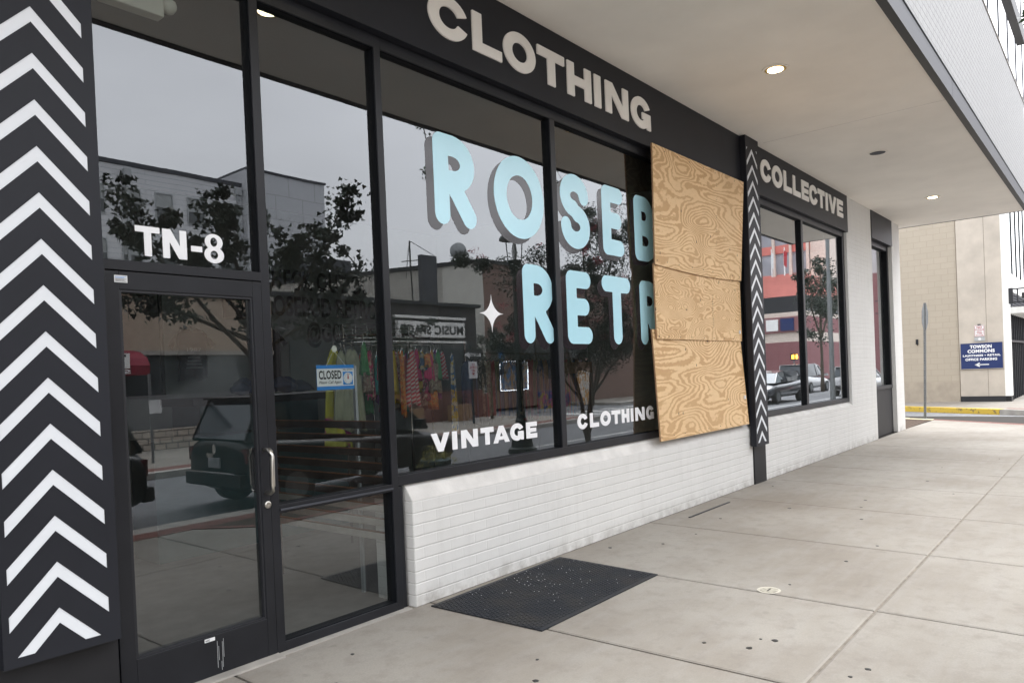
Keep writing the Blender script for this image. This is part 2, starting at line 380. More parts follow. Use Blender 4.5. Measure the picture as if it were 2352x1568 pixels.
def heavy(ch, w, s=.36, h=.27):   # heavy grotesque capital of unit height, width w
    if ch == 'I': return gbox(0, w, 0, 1)
    if ch == 'L': return U(gbox(0, s, 0, 1), gbox(0, w, 0, h))
    if ch == 'T': return U(gbox(w / 2 - s / 2, w / 2 + s / 2, 0, 1), gbox(0, w, 1 - h, 1))
    if ch == 'H': return U(gbox(0, s, 0, 1), gbox(w - s, w, 0, 1), gbox(0, w, .5 - h / 2, .5 + h / 2))
    if ch == 'E': return U(gbox(0, s, 0, 1), gbox(0, w, 0, h * .95), gbox(0, w * .93, .5 - h * .42, .5 + h * .42), gbox(0, w, 1 - h * .95, 1))
    if ch == 'N': return U(gbox(0, s, 0, 1), gbox(w - s, w, 0, 1), gpoly([(0, 1), (w - s * 1.18, 0), (w, 0), (s * 1.18, 1)][::1]))
    if ch == 'V': return U(gpoly([(0, 1), (w / 2 - s * .5, 0), (w / 2 + s * .5, 0), (s * 1.12, 1)]), gpoly([(w - s * 1.12, 1), (w / 2 - s * .5, 0), (w / 2 + s * .5, 0), (w, 1)]))
    if ch == 'A': return U(gpoly([(w / 2 - s * .52, 1), (0, 0), (s * 1.08, 0), (w / 2 + s * .52, 1)]), gpoly([(w / 2 - s * .52, 1), (w - s * 1.08, 0), (w, 0), (w / 2 + s * .52, 1)]), gbox(w * .25, w * .75, .17, .38))
    if ch == '-': return gbox(0, w, .32, .52)
    o = -.025
    if ch in 'OCG':
        out = gell(w / 2, .5, w / 2, .5 - o); inn = gell(w / 2, .5, w / 2 - s, .5 - o - h)
        ring = Dif(out, inn)
        if ch == 'O': return ring
        if ch == 'C': return Dif(ring, gpoly([(w / 2, .5), (w * 1.3, .5 - .34), (w * 1.3, .5 + .34)]))
        g = Dif(ring, gpoly([(w / 2, .52), (w * 1.3, .50), (w * 1.3, .5 + .38)]))
        g = Dif(g, gbox(w - .02, w * 1.3, -1, .54))
        return U(g, gbox(w * .55, w - .02, .54 - h * .85, .54), gbox(w - .02 - s * .72, w - .02, 0, .5))
    if ch == '8':
        a = Dif(gell(w / 2, .735, w * .45, .29), gell(w / 2, .735, w * .45 - s * .85, .29 - h * .62))
        b = Dif(gell(w / 2, .275, w / 2, .30), gell(w / 2, .275, w / 2 - s * .95, .30 - h * .72))
        return Dif(U(a, b), gell(w / 2, .735, w * .45 - s * .85, .29 - h * .62), gell(w / 2, .275, w / 2 - s * .95, .30 - h * .72))
def place_letter(fn, x, z, w, hgt, y, thick, mat, parent, name='letter', res=.022, x0n=0, pad=.05):
    mb = trace(fn, -pad, w + pad, -pad, 1 + pad, res)
    mb.v = [(x + p[0] * hgt, y, z + p[2] * hgt) for p in mb.v]
    return extr(mb, thick, mat, parent, name)
def extr(mb, thick, mat, parent, name):
    me = bpy.data.meshes.new(name); me.from_pydata(mb.v, [], mb.f); me.update()
    bm = bmesh.new(); bm.from_mesh(me); bmesh.ops.recalc_face_normals(bm, faces=bm.faces)
    bm.faces.ensure_lookup_table()
    if bm.faces and bm.faces[0].normal.y > 0: bmesh.ops.reverse_faces(bm, faces=bm.faces)
    if thick:
        edges = [e for e in bm.edges if len(e.link_faces) == 1]
        r = bmesh.ops.extrude_edge_only(bm, edges=edges)
        for v in [g for g in r['geom'] if isinstance(g, bmesh.types.BMVert)]: v.co.y += thick
        bmesh.ops.recalc_face_normals(bm, faces=bm.faces)
    bm.to_mesh(me); bm.free()
    return obj(name, me, mat, parent)
# round-stroke alphabet of the window name; unit = metres, height .71
def arc(cx, cz, rx, rz, a0, a1, n=14): return [(cx + rx * math.cos(R(a0 + (a1 - a0) * i / n)), cz + rz * math.sin(R(a0 + (a1 - a0) * i / n))) for i in range(n + 1)]
def roundglyph(ch, r=.083):
    t = .71 - r; b = r; l = r
    if ch == 'R': return U(gcap([(l, b), (l, t)], r), gcap([(l, t), (.22, t)] + arc(.215, .488, .168, .139, 90, -90) + [(l, .349)], r), gcap([(.20, .34), (.388, b)], r), gbox(l, .215, .56, .70) if 0 else gcap([(l, t), (l, t)], r))
    if ch == 'O': return Dif(gell(.345, .355, .345, .357), gell(.345, .355, .345 - .168, .357 - .165))
    if ch == 'S': return gcap(arc(.245, .505, .155, .125, 5, 262, 22) + arc(.25, .212, .16, .13, 82, -178, 22), r)
    if ch == 'E': return gcap([(.325, t), (l, t), (l, b), (.328, b)], r), 
    if ch == 'T': return U(gcap([(l, t), (.475, t)], r), gcap([(.28, t), (.28, b)], r))
    if ch == 'B': return U(gcap([(l, b), (l, t), (.22, t)] + arc(.22, .495, .13, .132, 90, -90) + [(l, .36), (.24, .36)] + arc(.235, .22, .15, .137, 90, -90) + [(l, b)], r))
def rglyph(ch):
    g = roundglyph(ch)
    if ch == 'E': g = U(gcap([(.325, .627), (.083, .627), (.083, .083), (.328, .083)], .083), gcap([(.083, .362), (.29, .362)], .083))
    return g

def text(body, mat, parent, x, z, w, h, y, face='-y', name='lettering', off=.0, shear=0, yy=None):
    """Flat text fitted into a w x h box whose lower left corner is at x, z on a plane facing -y (or -x: then x runs along -Y)."""
    c = bpy.data.curves.new(name, 'FONT'); c.body = body; c.size = 1; c.offset = off; c.shear = shear; c.space_character = 1 + off * 2; c.align_x = 'CENTER' if '\n' in body else 'LEFT'
    t = bpy.data.objects.new('tmp', c); COL.objects.link(t); bpy.context.view_layer.update()
    me = bpy.data.meshes.new_from_object(t.evaluated_get(bpy.context.evaluated_depsgraph_get())); bpy.data.objects.remove(t); bpy.data.curves.remove(c)
    co = np.array([v.co[:] for v in me.vertices]); mn, mx = co.min(0), co.max(0); me.materials.clear()
    for v in me.vertices:
        a = (v.co.x - mn[0]) / (mx[0] - mn[0]) * w; b = (v.co.y - mn[1]) / (mx[1] - mn[1]) * h
        if face == '-y': v.co = (x + a, y, z + b)
        elif face == '+y': v.co = (x - a, y, z + b)
        elif face == '-x': v.co = (y, x - a, z + b)
    me.name = name
    return obj(name, me, mat, parent)

# ================================================================ GROUND
g = MBd(); g.box(-300, 500, -300, 400, -1.2, -.16); struct('ground', g, M_asph)
# sidewalk slabs with real joints
jx = [(-4.2, .0), (-2.7, 0), (-1.1, .0), (.52, .0), (2.14, .015), (3.69, -.01), (5.18, .02), (6.92, .041), (8.70, .077), (10.345, .072), (11.94, .09), (13.55, .087), (15.25, .11), (16.82, .1), (18.4, .1), (20.0, .1)]
def X(j, y): return jx[j][0] + jx[j][1] * y
rows = [(.5, -.005 + .0), ]
sw = MBd(); bed = MBd(); bed.box(-6, 23.5, -4.6, 1.5, -.155, -.016)
gapw = .008
def slab(pts):
    n = len(pts); cx = sum(p[0] for p in pts) / n; cy = sum(p[1] for p in pts) / n
    def ins(d):
        o = []
        for i in range(n):
            a, b, c = Vector(pts[i - 1]), Vector(pts[i]), Vector(pts[(i + 1) % n])
            e1 = (b - a).normalized(); e2 = (c - b).normalized(); n1 = Vector((-e1.y, e1.x)); n2 = Vector((-e2.y, e2.x))
            k = n1 + n2; k = k / max(.3, (1 + n1.dot(n2))); o.append(b + k * d)
        return o
    A, B, Cc = ins(gapw), ins(gapw), ins(gapw + .012)
    v = [(p.x, p.y, -.03) for p in A] + [(p.x, p.y, -.005) for p in B] + [(p.x, p.y, 0) for p in Cc]
    f = [tuple(range(2 * n, 3 * n))] + [(i, (i + 1) % n, n + (i + 1) % n, n + i) for i in range(n)] + [(n + i, n + (i + 1) % n, 2 * n + (i + 1) % n, 2 * n + i) for i in range(n)]
    sw.add(v, f)
YJ = -2.64
for j in range(len(jx) - 2):
    for y0, y1 in ((YJ, .4 if j < 5 else .02), (-4.25, YJ)):
        if y1 == YJ and 5 <= j + 0 <= 6 and False: continue
        slab([(X(j, y0), y0), (X(j + 1, y0), y0), (X(j + 1, y1), y1), (X(j, y1), y1)])
# end of the walk: soil triangle and ramp to the alley
slab([(X(14, -4.25), -4.25), (19.3, -4.25), (20.6, -2.0), (21.9, -.05), (19.35, .02), (X(14, .02), .02)])
struct('sidewalk', sw, M_walk)
lj = MBd().box(-5, 19, YJ - .0085, YJ + .0085, -.03, -.006); struct('joint_filler', lj, plain('joint_mortar', (.20, .175, .145), 1, var=.4, vs_=8))
struct('sidewalk_bed', bed, plain('joint_dirt', (.03, .026, .022), 1))
so2 = MBd(); so2.prism([(19.0, .03), (21.95, .0), (22.3, .75), (22.3, 2.5), (19.0, 2.5)], -.012, -.002); struct('soil', so2, M_soil)
# street kerb, tree pit edging
kb = MBd(); kb.box(-60, 19.3, -4.95, -4.60, -.3, -.004); struct('kerb', kb, M_kerb)
rb = MBd(); rb.box(-60, 19.3, -4.598, -4.255, -.2, .0); struct('brick_band', rb, M_redbrick)
pit = MBd()
pit.prism([(4.25, -4.25), (4.75, -3.62), (7.4, -3.62), (7.4, -4.25)], -.001, .006)
struct('tree_pit', pit, M_soil)
pe = MBd()
pe.prism([(4.12, -4.25), (4.70, -3.52), (4.75, -3.62), (4.25, -4.25)], .0, .012); pe.prism([(4.70, -3.52), (7.5, -3.52), (7.5, -3.62), (4.75, -3.62)], .0, .012)
struct('pit_edging', pe, M_redbrick)
# alley at the end, yellow kerb on its far side
al = MBd(); al.prism([(19.5, -4.6), (22.4, .1), (23.6, 2.2), (24.6, 6), (30, 6), (27.2, 3.0), (26.2, 1.45), (24.4, -1.75), (22.8, -4.6)], -.08, -.055); struct('alley_road', al, plain('alley_asphalt', (.19, .195, .20), .9, var=.25, vs_=9, bs=.8))
ap = MBd(); ap.prism([(19.4, -4.6), (21.0, -1.95), (24.35, -1.9), (22.8, -4.6)], -.056, -.035); struct('driveway_apron', ap, M_kerb)
nk = MBd(); nk.prism([(19.25, -4.4), (20.55, -2.0), (21.9, -.03), (22.15, -.03), (20.85, -2.05), (19.45, -4.5)], -.1, .002); struct('brick_edging', nk, M_redbrick)
nk2 = MBd(); nk2.prism([(21.9, -.03), (22.3, .75), (23.3, 2.4), (23.45, 2.35), (22.5, .72), (22.15, -.03)], -.1, .004)
nk2.prism([(22.5, .72), (23.45, 2.35), (23.55, 2.3), (22.6, .65)], -.1, .006); struct('near_kerb', nk2, plain('pale_yellow_kerb', (.62, .56, .36), .8, var=.15, vs_=9))
yk = MBd(); yk.prism([(24.75, -1.2), (26.25, 1.5), (27.3, 3.1), (27.55, 3.0), (26.5, 1.4), (25.0, -1.3)], -.1, .10); struct('yellow_kerb', yk, M_yellow)
yk2 = MBd(); yk2.prism([(24.74, -1.21), (24.99, -1.31), (23.4, -4.7), (23.1, -4.6)], -.1, .095); struct('far_kerb', yk2, M_kerb)
fw = MBd(); fw.prism([(25.0, -1.3), (26.5, 1.4), (27.55, 3.0), (29.4, 3.6), (29.4, -1.0), (60, -1.0), (60, -4.6), (23.42, -4.6)], -.1, .097); struct('far_sidewalk', fw, M_walk)
fr = MBd(); fr.prism([(25.02, -1.32), (23.45, -4.6), (23.75, -4.6), (25.3, -1.35)], .0975, .1); struct('far_brick_band', fr, M_redbrick)
# street and the far side of it
rd = MBd(); rd.box(-90, 140, -10.7, -4.952, -.2, -.13); rd.box(23.0, 33, -60, -10.7, -.2, -.131); rd.box(33, 140, -16, -10.7, -.2, -.132); struct('road', rd, M_asph)
fk = MBd(); fk.box(-90, 23.0, -11.0, -10.7, -.3, .0); fk.box(33.0, 60, -17.0, -16, -.3, .0); struct('street_kerb', fk, M_kerb)
fb = MBd(); fb.box(-90, 23.0, -11.6, -11.0, -.2, .0); struct('street_brick_band', fb, M_redbrick)
fs = MBd(); fs.box(-90, 23.0, -40, -11.6, -.2, .002); fs.box(33, 60, -40, -17, -.2, .002); struct('street_sidewalk', fs, M_walk)
lm = MBd(); lm.box(14, 45, -6.95, -6.85, -.2, -.125)
for k in range(5): lm.box(23.6 + k * 1.9, 24.5 + k * 1.9, -15, -11.2, -.2, -.126)
struct('road_markings', lm, plain('road_paint', (.6, .6, .58), .7, var=.15))
# gum and drain spots
gm = MBd()
for x, y in [(5.422, -1.99), (4.263, -2.301), (4.072, -2.225), (3.973, -2.798), (4.121, -2.846), (6.948, -2.222), (8.316, -.989), (8.053, -1.812), (6.634, -.663), (5.746, -.238), (10.953, -1.887), (2.717, -.334), (2.395, -.601)] + [(random.uniform(2.6, 14), random.uniform(-2.5, -.15)) for _ in range(14)]:
    r_ = random.uniform(.009, .021); n = 9
    gm.prism([(x + r_ * math.cos(2 * math.pi * k / n) * random.uniform(.7, 1.2), y + r_ * math.sin(2 * math.pi * k / n) * random.uniform(.7, 1.2)) for k in range(n)], .0, .0025)
tag(obj('gum_spots', gm, M_ink), 'black chewing gum spots trodden into the pale sidewalk', 'gum spots', kind='stuff')

# ================================================================ SHOP BUILDING
B = empty('shop_building', (9, 0, 0), 'long shopfront of painted white brick and black panels under a deep plaster soffit', 'building')
B0 = 4.72; FZ = 4.04
w = MBd()
def chamwall(x0, x1):
    w.prism([(0, 0), (.42, 0), (.42, .872), (.085, .872), (0, .755)], x0, x1, 'x')
chamwall(3.55, 9.80)
w.box(10.225, 16.46, 0, .42, 0, .80)
w.box(14.68, 16.46, 0, .42, .80, B0)
w.box(18.2, 18.95, 0, .42, 0, B0); w.box(18.53, 18.95, .42, 9, 0, B0)
obj('brick_wall', w, M_brick, B, bevel=.004)
w = MBd(); w.prism([(-.001, .802), (.085, .872), (.42, .874), (.42, .801), (0, .8)], 10.22, 14.679, 'x')
w.prism([(-.0015, .757), (.084, .874), (.4, .875), (.4, .76)], 3.552, 9.80, 'x'); obj('sill', w, M_sill, B)
w = MBd(); w.box(3.547, 3.549, .004, .083, .0, .75); obj('wall_return', w, M_brickside, B)
# fascia
f1 = MBd(); f1.box(-4, 9.70, -.02, .42, FZ, B0 - .003); fas = obj('fascia', f1, M_black, B)
f2 = MBd(); f2.box(10.141, 14.72, -.02, .42, FZ, B0 - .003); fas2 = obj('fascia', f2, M_black, B)
f3 = MBd(); f3.box(16.462, 18.198, -.015, .4, 4.15, B0 - .003); obj('fascia', f3, M_black, B)
lowp = MBd(); lowp.box(16.462, 18.198, .09, .35, 0, 1.0); obj('kick_panel', lowp, M_column, B)
HL = .315
def word(chars, z, hgt, y, thick, mat, parent, s=.36, h=.27, res=.022):
    for ch, x0, x1 in chars:
        w_ = (x1 - x0) / hgt; place_letter(heavy(ch, w_, s, h), x0, z, w_, hgt, y, thick, mat, parent, res=res)
word([('C', 3.889, 4.325), ('L', 4.372, 4.727), ('O', 4.752, 5.185), ('T', 5.215, 5.622), ('H', 5.665, 6.065), ('I', 6.12, 6.236), ('N', 6.32, 6.76), ('G', 6.815, 7.232)], 4.208, HL, -.032, .012, M_cream, fas)
word([('C', 10.395, 10.808), ('O', 10.845, 11.274), ('L', 11.33, 11.68), ('L', 11.735, 12.085), ('E', 12.143, 12.49), ('C', 12.515, 12.942), ('T', 12.961, 13.329), ('I', 13.385, 13.505), ('V', 13.56, 14.003), ('E', 14.045, 14.41)], 4.258, .308, -.032, .012, M_cream, fas2)
# columns with chevron boxes
def column(x0, x1, px0, px1, zb, cap_top, apex0, cx, nchev, bx0):
    c = MBd(); c.box(bx0, x1, -.018, .42, 0, B0 - .004); col = obj('column', c, M_column, B)
    p = MBd(); yb, yf = -.019, -.1
    # box body stops 6 mm behind the face; the face is cut through in chevrons that show the white sheet behind
    p.box(px0, px1, yf + .012, yb, zb, cap_top)
    mg = .03; sl_ = 1.03; th = .071; pit_ = .2130
    L_, R_ = px0 + .028, px1 - .05; hw = (R_ - L_) / 2
    p.box(px0, L_, yf, yf + .0115, zb, cap_top); p.box(R_, px1, yf, yf + .0115, zb, cap_top)
    zlo = zb + .042; zhi = cap_top - .15
    p.box(L_, R_, yf, yf + .0115, zb, zlo); p.box(L_, R_, yf, yf + .0115, zhi, cap_top)
    def clippoly(pts, z0, z1):
        for sgn, lim in ((1, z1), (-1, -z0)):
            o = []
            for a, b in zip(pts, pts[1:] + pts[:1]):
                ia, ib = sgn * a[1] <= lim, sgn * b[1] <= lim
                if ia: o.append(a)
                if ia != ib:
                    t = (lim * sgn - a[1]) / (b[1] - a[1]); o.append((a[0] + t * (b[0] - a[0]), lim * sgn))
            pts = o
            if not pts: return []
        return pts
    wh = MBd()
    for k in range(-2, nchev + 3):
        az = apex0 + k * pit_
        for sx in (-1, 1):
            xe = cx + sx * (hw if sx > 0 else cx - L_) if 0 else (R_ if sx > 0 else L_)
            d = abs(xe - cx) * sl_
            dark = [(cx, az + pit_ - th), (cx, az), (xe, az - d), (xe, az + pit_ - th - d)]
            q = clippoly(dark, zlo, zhi)
            if len(q) > 2: p.prism(q, yf, yf + .0115, 'y')
            q = clippoly([(cx, az), (cx, az - th), (xe, az - th - d), (xe, az - d)], zlo + .001, zhi - .001)
            if len(q) > 2: wh.prism(q, yf + .0025, yf + .0116, 'y')
    pan = obj('chevron_box', p, M_black, col)
    obj('chevron_pattern', wh, M_chev, pan if 0 else col)
column(.60, 1.525, 1.018, 1.512, .415, B0 - .004, .638, 1.247, 20, .60)
column(9.80, 10.22, 9.69, 10.14, .53, B0 - .004, .735, 9.905, 20, 9.802)
# soffit and overhang
s = MBd(); s.box(-6, 19.4, -2.36, .45, B0, B0 + .16); s.box(18.96, 19.4, .45, 9, B0, B0 + .16)
obj('soffit', s, M_soffit, B)
for xj in (1.9, 10.27, 18.6):
    pass
sj = MBd(); sj.box(10.262, 10.268, -2.355, -.13, B0 - .0015, B0 + .01); obj('soffit_joint', sj, plain('soffit_seam', (.62, .60, .56), .9), B)  # thin seam strip a little darker than the soffit plaster
t = MBd(); t.box(-6, 10.255, -2.43, -2.365, B0 - .006, B0 + .225); t.box(10.265, 19.42, -2.43, -2.365, B0 - .006, B0 + .225); t.box(19.405, 19.44, -2.364, 9, B0 - .006, B0 + .22)
obj('edge_trim', t, M_drip, B)
t = MBd(); t.box(-6, 19.43, -2.438, -2.36, B0 - .014, B0 - .0065); t.box(-6, 19.43, -2.44, -2.37, B0 + .2255, B0 + .24); obj('drip_edge', t, M_drip2, B)
u = MBd(); u.box(-6, 19.38, -2.42, -2.1, B0 + .24, 6.985); u.box(19.1, 19.38, -2.1, 9, B0 + .24, 6.985); obj('upper_brick_wall', u, M_brickup, B)
u = MBd(); u.box(-6, 19.40, -2.432, -2.05, 6.986, 7.02); obj('parapet_cap', u, M_kerb, B)
# upper strip window
for k in range(-5, 6):
    x = 14.14 + k * 1.385
    obj('terrace_post', MBd().box(x - .012, x + .012, -2.405, -2.38, 6.99, 10.6), M_drip, B)
obj('terrace_beam', MBd().box(-6, 18.25, -2.56, -2.425, 7.86, 8.15), M_drip2, B)
# ---- storefront windows
def frame_bars(bars):
    mb = MBd()
    for b in bars: mb.box(*b)
    return mb
YF, YB, YG = .05, .15, .10
M_barshade = plain('frame_side_shade', (.004, .005, .007), .6, spec=.2)  # near-black bar bodies: shade of the recessed sides put into the colour
def storeframe(bars, name='window'):
    caps = []; body = []
    for x0, x1, y0, y1, z0, z1 in bars:
        caps.append((x0, x1, y0, y0 + .014, z0, z1)); e = .0015
        v = (z1 - z0) > (x1 - x0)
        body.append((x0 - (.004 if v else 0), x1 + (.004 if v else 0), y0 + .0142, y1, z0 + (0 if v else -.004), z1 + (0 if v else .003)))
    o = obj(name, frame_bars(caps), M_frame, B, bevel=.002); obj('shaded_frame_body', frame_bars(body), M_barshade, o); return o
# transom above the door
win = storeframe([(1.526, 1.556, YF, YB, 0, FZ), (1.556, 2.457, YF, YB, 3.95, FZ), (1.556, 2.457, YF - .006, YB, 2.25, 2.302), (2.457, 2.515, YF, YB, 0, FZ)])
tw = MBd(); tw.quad((1.55, YG, 2.29), (2.46, YG, 2.29), (2.46, YG, 3.96), (1.55, YG, 3.96)); obj('pane', tw, M_glass, win)
yL = YG - .0015
for ch, x0, x1 in (('T', 1.755, 1.887), ('N', 1.900, 2.035), ('-', 2.059, 2.125), ('8', 2.136, 2.256)):
    h_ = .16; w_ = (x1 - x0) / h_; place_letter(heavy(ch, w_, .245, .205), x0, 2.344, w_, h_, yL, 0, M_white, win, res=.02)
# sidelite
win = storeframe([(2.5151, 3.414, YF, YB, 3.95, FZ), (2.5151, 3.414, YF, YB, .845, .895), (2.5151, 3.414, YF, YB, 0.004, .062), (3.414, 3.472, YF, YB, 0, FZ), (3.4721, 3.515, YF + .01, YB, 0, .868)])
tw = MBd(); tw.quad((2.51, YG, .88), (3.42, YG, .88), (3.42, YG, 3.96), (2.51, YG, 3.96)); obj('pane', tw, M_glass, win)
tw = MBd(); tw.quad((2.51, YG + .004, .05), (3.42, YG + .004, .05), (3.42, YG + .004, .86), (2.51, YG + .004, .86)); obj('pane', tw, M_glass, win)
tw = MBd(); tw.box(2.516, 3.414, YF - .012, YF - .001, .86, .872); obj('pane_stop', tw, M_steel if 0 else M_drip, win)
# big display window in two lights
win = storeframe([(3.4722, 9.80, YF, YB, 3.95, FZ), (3.4722, 9.80, YF, YB, .876, .945), (5.465, 5.54, YF, YB, .945, 3.95), (9.62, 9.80, YF, YB, .945, 3.95)])
tw = MBd(); tw.quad((3.46, YG, .93), (5.47, YG, .93), (5.47, YG, 3.96), (3.46, YG, 3.96)); obj('pane', tw, M_glass, win)
tw = MBd(); tw.quad((5.53, YG, .93), (9.63, YG, .93), (9.63, YG, 3.96), (5.53, YG, 3.96)); obj('pane', tw, M_glass, win)
def rword(items, zb, hs=1.0):
    for ch, x0, sx in items:
        mb = trace(rglyph(ch), 0, .72 if ch == 'O' else .6, 0, .72, .012)
        a = MBd(); a.v = [(x0 + p[0] * sx, yL, zb + p[2] * hs) for p in mb.v]; a.f = mb.f; extr(a, 0, M_teal, win, 'letter')
        a = MBd(); a.v = [(x0 - .082 + p[0] * sx, yL + .0008, zb - .055 + p[2] * hs) for p in mb.v]; a.f = mb.f; extr(a, 0, M_shade, win, 'letter_shadow')
rword([('R', 4.0, 1.0), ('O', 4.70, 1.0), ('S', 5.643, 1.0), ('E', 6.368, 1.0), ('B', 7.005, 1.0)], 2.815)
rword([('R', 5.033, .95), ('E', 5.69, 1.02), ('T', 6.31, 1.0), ('R', 7.062, .95)], 1.90, .985)
star = MBd()
for k in range(4): pass
def starf(X_, Z_):
    X_ = np.abs(X_ - .15); Z_ = np.abs(Z_ - .16); a = (X_ / .152) ** .55 + (Z_ / .162) ** .55 - 1; return np.maximum(a * .05, -1)
mb = trace(starf, 0, .31, 0, .33, .005); a = MBd(); a.v = [(4.457 + p[0], yL, 1.983 + p[2]) for p in mb.v]; a.f = mb.f; extr(a, 0, M_white, win, 'star')
word([('V', 3.851, 4.053), ('I', 4.078, 4.136), ('N', 4.179, 4.376), ('T', 4.408, 4.571), ('A', 4.560, 4.772), ('G', 4.781, 4.968), ('E', 4.999, 5.154)], 1.067, .142, yL, 0, M_white, win, .40, .30)
word([('C', 5.783, 5.965), ('L', 5.999, 6.159), ('O', 6.185, 6.38), ('T', 6.395, 6.57), ('H', 6.59, 6.745), ('I', 6.775, 6.83), ('N', 6.867, 7.07), ('G', 7.10, 7.273)], 1.083, .142, yL, 0, M_white, win, .40, .30)
# window beyond the column
win = storeframe([(10.221, 14.679, YF, YB, 3.95, FZ), (10.221, 14.679, YF, YB, .876, .945), (12.28, 12.37, YF, YB, .945, 3.95), (14.56, 14.679, YF, YB, .945, 3.95)])
for a, b in ((10.21, 12.29), (12.36, 14.57)):
    tw = MBd(); tw.quad((a, YG, .93), (b, YG, .93), (b, YG, 3.96), (a, YG, 3.96)); obj('pane', tw, M_glass5, win)
win = storeframe([(16.461, 16.52, YF + .05, YB + .05, 1.0, 4.15), (18.1, 18.199, YF + .03, YB + .05, 1.0, 4.15), (16.52, 18.1, YF + .04, YB + .05, 4.05, 4.15), (16.52, 18.1, YF, YB + .05, 1.0, 1.07)])
tw = MBd(); tw.quad((16.5, .16, 1.05), (18.12, .16, 1.05), (18.12, .16, 4.06), (16.5, .16, 4.06)); obj('pane', tw, M_glass5, win)
# door
D_ = obj('door', frame_bars([(1.560, 1.640, .045, .105, .012, 2.244), (2.395, 2.4535, .045, .105, .012, 2.244), (1.6401, 2.3949, .045, .105, 2.150, 2.244), (1.6401, 2.3949, .045, .105, .012, .235)]), M_frame, B, bevel=.003)
tw = MBd(); tw.quad((1.63, .08, .22), (2.40, .08, .22), (2.40, .08, 2.16), (1.63, .08, 2.16)); obj('pane', tw, M_glass, D_)
st = frame_bars([(1.6401, 1.652, .052, .079, .247, 2.138), (2.383, 2.3949, .052, .079, .247, 2.138), (1.6401, 2.3949, .052, .079, 2.138, 2.15), (1.6401, 2.3949, .052, .079, .2351, .247)]); obj('glazing_bead', st, M_drip2, D_)
hx = 2.425
obj('handle', MBd().tube([(hx, .045, 1.243), (hx, -.005, 1.243), (hx + .0, -.028, 1.23), (hx, -.036, 1.205), (hx, -.036, 1.03), (hx, -.028, 1.0), (hx, -.005, .985), (hx, .045, .985)], .0125, 14), M_steel, D_, smooth=True)
hp = MBd().tube([(hx, .106, 1.243), (hx, .165, 1.24), (hx, .18, 1.2), (hx, .18, 1.03), (hx, .165, .99), (hx, .106, .985)], .0125, 10); obj('handle', hp, M_drip2, D_, smooth=True)
obj('lock', MBd().lathe([(.021, .0445), (.021, .036), (.016, .033), (.006, .033), (.006, .036)], hx + .005, .912, 24, 'y'), M_steel, D_)
obj('closer_arm', MBd().box(1.532, 1.556, .0, .05, 2.175, 2.262).box(1.535, 1.553, -.01, 0, 2.19, 2.25), M_frame, D_, bevel=.003)
stk = obj('sticker', MBd().box(1.617, 1.682, .0435, .0449, 2.185, 2.222), M_paper, D_)
for k in range(5): obj('print_line', MBd().box(1.622, 1.677 - (k % 2) * .01, .0428, .0434, 2.190 + k * .0058, 2.1922 + k * .0058), M_blue if k > 2 else M_ink, stk)
stk = obj('sticker', MBd().box(2.004, 2.064, .0435, .0449, .209, .228), M_paper, D_)
text('NARD', M_ink, stk, 2.008, .212, .026, .012, .0432, off=.02)
th = MBd(); th.box(1.50, 2.46, -.03, .2, .0, .012); th.box(2.4601, 3.51, .0, .06, 0, .006); obj('threshold', th, M_kerb, B)
sc = MBd()
for (x, z0, z1) in ((2.075, .05, .2), (2.083, .09, .17), (2.105, .045, .19), (2.112, .1, .205), (2.098, .03, .08)): sc.box(x, x + .0025, .0440, .0448, z0, z1)
obj('scuff_mark', sc, M_signback, D_)
# interior shell of the shop (part of the building)
sh = MBd(); sh.box(-4, 18.5, 6.0, 6.2, 0, 4.5); sh.box(-4.2, -4, .15, 6.2, 0, 4.5); sh.box(9.85, 9.97, .2, 5.999, 0, 4.5); obj('interior_wall', sh, M_wallin, B)
sh = MBd(); sh.box(-4, 18.5, .16, 6, 4.3, 4.42); obj('interior_ceiling', sh, M_dark, B)
sh = MBd(); sh.box(-4, 18.5, .155, 6, -.02, .008); obj('interior_floor', sh, M_floorin, B)
bk = MBd(); bk.box(-4, 18.94, 6.21, 9, 0, 4.7); bk.box(-6, .598, .0, .4, 0, 4.7); obj('rear_wall', bk, M_brick, B)

# downlights
M_lamp = emit('warm_lamp', (1, .86, .55), 5.5)
M_gold = plain('gold_reflector', (.75, .52, .16), .3, metal=.8, var=.05)
def downlight(x, y, on, label):
    t_ = empty('downlight', (x, y, B0), label, 'ceiling light', 'round downlights recessed in the soffit')
    obj('trim_ring', MBd().lathe([(.135, B0 - .001), (.135, B0 - .012), (.112, B0 - .012), (.108, B0 - .001)], x, y, 28), M_soffit, t_, smooth=False)
    obj('reflector', MBd().lathe([(.107, B0 - .0115), (.107, B0 - .004), (.085, B0 - .0035)], x, y, 28), M_gold if on else M_drip, t_)
    obj('lens', MBd().lathe([(.082, B0 - .006), (.080, B0 - .0145), (.06, B0 - .018)], x, y, 28), M_lamp if on else M_drip, t_)
downlight(7.82, -1.19, True, 'large lit downlight in the soffit above the plywood boards')
downlight(12.05, -1.18, False, 'unlit dark downlight in the soffit between the two lit ones')
downlight(16.2, -1.18, True, 'small lit downlight in the soffit beside the narrow far window')
downlight(3.5, -1.25, True, 'lit downlight over the entrance seen only mirrored in the glass')

